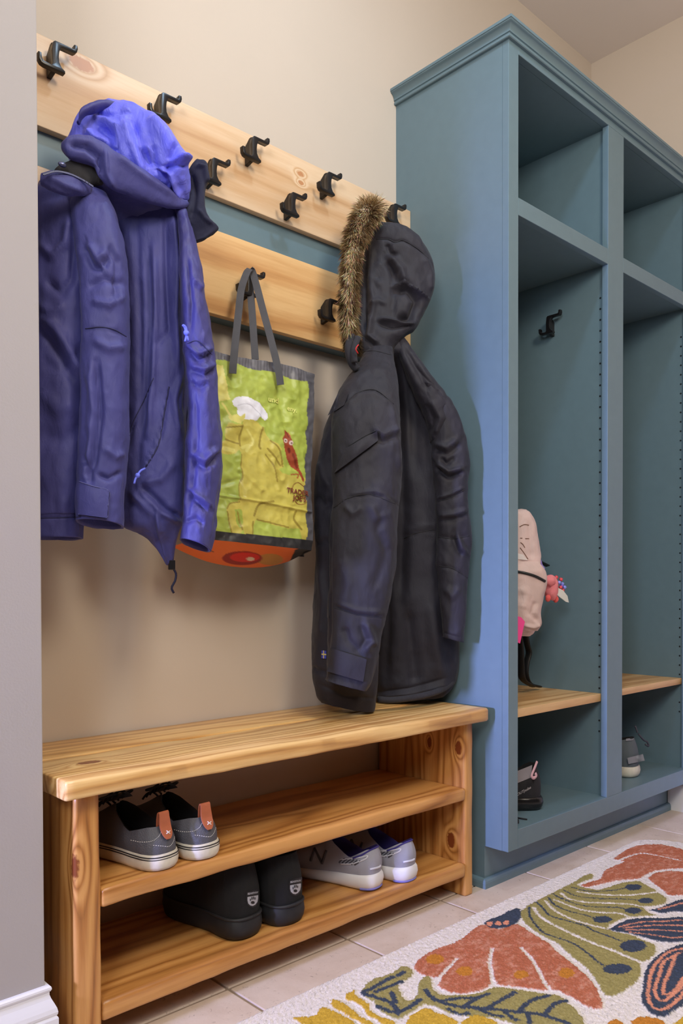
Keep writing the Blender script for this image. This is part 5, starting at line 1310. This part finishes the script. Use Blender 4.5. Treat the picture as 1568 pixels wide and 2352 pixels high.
# ------------------------------------------------------------------ tufted rug
CA = lambda p: (760 + .30612 * p[0], 2000 + .30612 * p[1])
CB = lambda p: (1160 + .26020 * p[0], 1900 + .26020 * p[1])
CC = lambda p: (560 + .25510 * p[0], 2100 + .25510 * p[1])
ZR = .009
def FL(p):
    q = at(p[0], p[1], z=ZR); return (q.x, q.y)
RUST, OLIVE, NAVY, MUST, AMB, PINK, OFF = lin(184, 108, 80), lin(158, 146, 92), lin(66, 74, 90), lin(204, 164, 62), lin(196, 128, 52), lin(224, 150, 120), lin(232, 222, 216)
RL = []
def poly(c, pts, col_, kind='smooth'): RL.append((kind, [FL(c(p)) for p in pts], col_))
def line(c, pts, w, col_): RL.append(('line', [FL(c(p)) for p in pts], w, col_))
def dot(c, p, r, col_):
    a = FL(c(p)); RL.append(('smooth', [FL(c((p[0] + r[0] * math.cos(k * PI / 4), p[1] + r[1] * math.sin(k * PI / 4)))) for k in range(8)], col_))
# big rust flower
poly(CA, [(620, 725), (650, 680), (720, 630), (830, 580), (930, 545), (1010, 495), (1070, 445), (1130, 412), (1200, 430), (1260, 445), (1330, 430), (1395, 408), (1450, 440), (1568, 515), (1640, 560), (1700, 620), (1790, 690), (1850, 740), (1920, 800), (1985, 880), (2030, 980), (2040, 1020), (2015, 1045), (1945, 1035), (1870, 1000), (1800, 955), (1740, 925), (1690, 905), (1640, 900), (1568, 905), (1450, 885), (1350, 875), (1262, 862), (1225, 830), (1180, 870), (1120, 905), (1040, 925), (950, 928), (860, 905), (805, 868), (830, 815), (770, 808), (690, 792), (640, 762)], RUST)
line(CA, [(940, 672), (860, 760), (790, 835)], .0035, OFF); line(CA, [(1210, 592), (1192, 680), (1205, 780), (1212, 860)], .0042, OFF)
line(CB, [(140, 1075), (230, 1170), (300, 1290), (350, 1390), (400, 1450)], .0042, OFF)
for c, p, r in ((CA, (780, 675), (70, 38)), (CA, (1000, 765), (62, 36)), (CA, (1425, 790), (58, 30)), (CB, (540, 1300), (72, 45))): dot(c, p, r, AMB)
poly(CA, [(1145, 408), (1180, 375), (1260, 350), (1330, 310), (1400, 290), (1428, 325), (1402, 390), (1320, 432), (1240, 442), (1180, 430)], NAVY)
for p in ((1190, 408), (1255, 405), (1312, 400)): dot(CA, p, (24, 16), PINK)
# fan leaf
poly(CB, [(130, 760), (200, 700), (330, 630), (470, 560), (600, 495), (700, 432), (765, 420), (772, 455), (700, 485), (640, 515), (690, 540), (830, 560), (930, 530), (1050, 495), (1170, 485), (1225, 510), (1320, 560), (1335, 582), (1400, 618), (1420, 650), (1390, 690), (1280, 705), (1215, 712), (1260, 760), (1330, 785), (1200, 795), (1075, 805), (960, 850), (905, 888), (940, 925), (1100, 960), (1200, 1000), (1290, 1035), (1325, 1075), (1315, 1130), (1250, 1185), (1190, 1205), (1190, 1250), (1195, 1300), (1160, 1370), (1080, 1430), (990, 1490), (920, 1500), (870, 1480), (830, 1420), (780, 1330), (700, 1240), (600, 1160), (520, 1090), (450, 1030), (330, 970), (220, 900), (150, 820)], OLIVE)
for pts, w in (([(640, 580), (800, 600), (1000, 610), (1200, 600), (1340, 580)], .0034), ([(490, 590), (560, 640), (700, 670), (900, 680), (1100, 690), (1230, 718)], .0034), ([(430, 650), (560, 700), (700, 745), (880, 765), (1000, 770), (1095, 802)], .0034), ([(350, 660), (430, 740), (560, 810), (700, 860), (800, 885), (900, 910)], .0036), ([(250, 720), (300, 790), (420, 870), (560, 940), (760, 1030), (950, 1100), (1100, 1165), (1230, 1220)], .0044)): line(CB, pts, w, OFF)
for pts, w, c0, r0 in (([(590, 540), (700, 570), (850, 575), (1000, 560), (1060, 545)], .0025, (1130, 540), (75, 28)), ([(520, 570), (640, 620), (850, 640), (1050, 645), (1170, 650)], .0025, (1240, 660), (70, 25)), ([(420, 600), (500, 640), (650, 695), (800, 715), (1000, 720), (1060, 735)], .0025, (1130, 748), (75, 28)), ([(380, 630), (440, 700), (560, 750), (700, 785), (780, 810)], .0028, (860, 825), (88, 30)), ([(270, 670), (330, 720), (390, 790), (540, 835), (700, 880), (760, 915), (900, 970), (1020, 1015)], .003, (1130, 1060), (118, 54)), ([(210, 720), (215, 790), (260, 860), (340, 945), (480, 995), (620, 1050), (720, 1120), (790, 1180), (860, 1230)], .003, (990, 1265), (132, 46))):
    line(CB, pts, w, NAVY); dot(CB, c0, r0, NAVY)
# dark leaves on the right
poly(CB, [(1265, 740), (1360, 720), (1450, 680), (1568, 645), (1750, 640), (1750, 740), (1568, 757), (1480, 750), (1400, 768), (1330, 757)], NAVY)
line(CB, [(1350, 738), (1450, 712), (1568, 680), (1700, 670)], .003, PINK)
poly(CB, [(910, 910), (1000, 860), (1100, 822), (1250, 808), (1400, 812), (1568, 800), (1750, 820), (1800, 920), (1700, 1000), (1568, 1018), (1450, 1025), (1330, 1010), (1200, 975), (1080, 945), (980, 930)], NAVY)
for pts in ([(1000, 892), (1200, 848), (1400, 842), (1568, 832), (1700, 850)], [(1050, 900), (1300, 878), (1568, 880), (1720, 890)], [(1060, 918), (1300, 918), (1568, 930), (1700, 930)], [(1100, 938), (1300, 962), (1450, 985), (1568, 982)]): line(CB, pts, .0026, PINK)
poly(CB, [(1568, 1042), (1480, 1068), (1380, 1118), (1282, 1200), (1230, 1300), (1215, 1400), (1200, 1500), (1215, 1570), (1270, 1640), (1350, 1682), (1430, 1672), (1500, 1620), (1600, 1560), (1720, 1400), (1760, 1200), (1680, 1060)], NAVY)
for pts in ([(1600, 1075), (1450, 1112), (1335, 1210), (1290, 1300), (1262, 1450), (1272, 1560), (1340, 1622), (1440, 1600), (1568, 1485), (1660, 1300)], [(1540, 1120), (1400, 1200), (1360, 1310), (1322, 1450), (1352, 1540), (1432, 1530), (1568, 1400), (1620, 1250)], [(1500, 1150), (1450, 1280), (1402, 1400), (1402, 1490), (1500, 1450), (1568, 1340)]): line(CB, pts, .0034, PINK)
# second rust flower, far end
poly(CB, [(950, 285), (1030, 230), (1130, 180), (1250, 160), (1400, 165), (1568, 205), (1640, 250), (1640, 360), (1568, 370), (1450, 375), (1330, 390), (1250, 420), (1180, 460), (1060, 470), (930, 490), (800, 520), (710, 537), (668, 520), (750, 490), (840, 460), (880, 390), (960, 350), (1050, 312), (1000, 302)], RUST)
line(CB, [(980, 312), (1100, 262), (1200, 240), (1300, 250), (1420, 275), (1540, 302)], .0034, OFF)
poly(CB, [(1260, 460), (1310, 420), (1420, 395), (1568, 400), (1680, 430), (1680, 590), (1568, 603), (1450, 607), (1400, 570), (1330, 520)], RUST)
# olive leaf with dark veins, near edge
poly(CA, [(225, 920), (250, 880), (310, 825), (400, 800), (480, 760), (540, 725), (600, 745), (612, 790), (560, 830), (505, 875), (540, 960), (590, 985), (650, 945), (690, 960), (690, 1010), (620, 1060), (540, 1110), (490, 1122), (400, 1080), (340, 1040), (320, 990), (250, 950)], OLIVE)
poly(CA, [(650, 890), (660, 850), (700, 805), (750, 815), (755, 880), (800, 930), (900, 942), (1050, 937), (1150, 912), (1230, 882), (1330, 890), (1568, 928), (1700, 945), (1790, 1010), (1840, 1060), (1900, 1160), (1820, 1240), (1600, 1220), (1400, 1170), (1200, 1112), (1000, 1102), (880, 1075), (780, 1030), (700, 1010), (655, 960)], OLIVE)
for pts, w in (([(710, 905), (740, 950), (830, 1000), (950, 1030), (1100, 1042), (1300, 1060), (1568, 1090), (1780, 1160)], .0058), ([(830, 992), (940, 970), (1040, 965)], .005), ([(1000, 1030), (1090, 970), (1180, 935)], .005), ([(1180, 1040), (1280, 980), (1380, 925)], .005), ([(1400, 1070), (1480, 1000), (1568, 962), (1640, 945)], .005), ([(880, 1050), (960, 1088), (1030, 1080)], .005), ([(1100, 1050), (1200, 1088), (1280, 1105)], .005), ([(1300, 1065), (1350, 1112), (1400, 1132)], .005), ([(1480, 1080), (1490, 1160)], .005), ([(1600, 1090), (1680, 1010), (1760, 985)], .005), ([(545, 772), (505, 795)], .0055), ([(530, 842), (430, 882), (330, 920)], .0052), ([(465, 808), (400, 840), (300, 898), (240, 928), (330, 960), (420, 990), (480, 1030), (505, 1085)], .0056), ([(350, 1030), (430, 1062), (500, 1072), (580, 1040), (672, 978)], .0056), ([(455, 930), (480, 1000)], .0055)): line(CA, pts, w, NAVY)
# mustard petals along the near edge
poly(CC, [(440, 940), (560, 935), (650, 920), (670, 880), (720, 845), (800, 880), (900, 930), (1000, 990), (900, 1080), (620, 1060)], MUST)
poly(CC, [(785, 765), (900, 810), (980, 870), (1050, 930), (1160, 995), (1150, 1060), (1060, 990), (960, 940), (880, 890), (800, 850)], MUST)
poly(CC, [(905, 735), (990, 690), (1000, 730), (1080, 790), (1130, 830), (1140, 880), (1200, 920), (1360, 988), (1330, 1060), (1180, 955), (1100, 910), (1060, 840), (980, 800), (920, 780)], MUST)
poly(CA, [(585, 1105), (700, 1040), (800, 1075), (900, 1110), (950, 1170), (760, 1240), (570, 1180)], MUST)
poly(CA, [(970, 1140), (1080, 1094), (1150, 1110), (1250, 1155), (1180, 1230), (1000, 1220)], MUST)
poly(CB, [(890, 1745), (950, 1708), (1010, 1718), (1040, 1750), (960, 1800)], AMB)
poly(CB, [(1105, 1725), (1180, 1690), (1280, 1690), (1395, 1725), (1380, 1800), (1180, 1810)], AMB)
poly(CB, [(1490, 1737), (1568, 1690), (1680, 1700), (1700, 1800), (1500, 1810)], MUST)
RX0, RX1, RY0, RY1, RAD = -.25, 1.945, -1.16, -.4285, .13
step = .0032
gx = np.arange(RX0, RX1 + step, step); gy = np.arange(RY0, RY1 + step * .5, step)
X, Y = np.meshgrid(gx, gy)
# rounded ends: squeeze the grid rows into the rounded outline
def half(yv):
    e = np.maximum(0, np.maximum(RY0 + RAD - yv, yv - (RY1 - RAD)))
    return RAD - np.sqrt(np.maximum(0, RAD ** 2 - e ** 2))
cut = half(Y)
f = (X - RX0) / (RX1 - RX0); X2 = RX0 + cut + f * (RX1 - RX0 - 2 * cut)
Y2 = Y.copy()
px_, py_ = X2.ravel(), Y2.ravel()
base = np.tile(np.array(OFF[:3]), (len(px_), 1))
RL2 = []
for L_ in RL: RL2.append(L_)
# distances in metres: paint() feathers over .8 units, so work in millimetres
sc = 1000.0
RLm = []
for L_ in RL2:
    if L_[0] == 'line': RLm.append(('line', [(p[0] * sc, p[1] * sc) for p in L_[1]], L_[2] * sc, L_[3]))
    else: RLm.append((L_[0], [(p[0] * sc, p[1] * sc) for p in L_[1]], L_[2]))
jit = np.random.RandomState(3).randn(len(px_), 2) * .9
near = py_ > -2
C = base.copy()
C[near] = paint(px_[near] * sc + jit[near, 0], py_[near] * sc + jit[near, 1], base[near], RLm)
# yarn-to-yarn colour variation
rs = np.random.RandomState(9)
isoff = np.abs(C - np.array(OFF[:3])).sum(1) < .02
rustm = np.abs(C - np.array(RUST[:3])).sum(1) < .05
k = 1 + rs.randn(len(px_)) * .09
k = np.where(isoff, 1 + rs.randn(len(px_)) * .05 - (rs.rand(len(px_)) < .03) * .3, k)
C = C * k[:, None]
pk = np.clip(fbm(np.c_[px_ * 55, py_ * 120, np.zeros(len(px_))], 2) * .9 + rs.randn(len(px_)) * .28, 0, 1)
C = np.where(rustm[:, None], C * (1 - .55 * pk[:, None]) + np.array(lin(228, 172, 148)[:3]) * .55 * pk[:, None], C)
C = np.clip(C, .005, .95)
Z = np.full(len(px_), ZR) + rs.rand(len(px_)) * .0022 + np.where(isoff, 0, .0022)
edge = np.minimum.reduce([(px_ - (RX0 + cut.ravel())), (RX1 - cut.ravel() - px_), py_ - RY0, RY1 - py_])
Z = np.where(edge < .004, ZR * .55, Z); Z = np.where(edge < .0012, .0008, Z)
V = np.c_[px_, py_, Z]
t = NT('rug_yarn'); t.set(Roughness=.95); t.b.inputs['Specular IOR Level'].default_value = .1
a = t.n('ShaderNodeAttribute'); a.attribute_name = 'yarn'
v = t.coords(); n = t.noise(v, 420, 2, .6)
t.l(t.mix(1.0, a.outputs['Color'], t.ramp([(.3, (.82, .82, .82, 1)), (.7, (1.08, 1.08, 1.08, 1))], n), 'MULTIPLY'), t.b.inputs['Base Color'])
t.bump(n, .5, .002)
cx, cy = .85, -.79
rug = obj('rug', V, grid_faces(len(gy), len(gx), wrap=False), t.m, None, True, loc=(cx, cy, 0))
set_colors(rug, C, 'yarn')
tag(rug, 'cream tufted rug with rust, olive, navy and mustard flowers and leaves on the tile floor', 'rug')
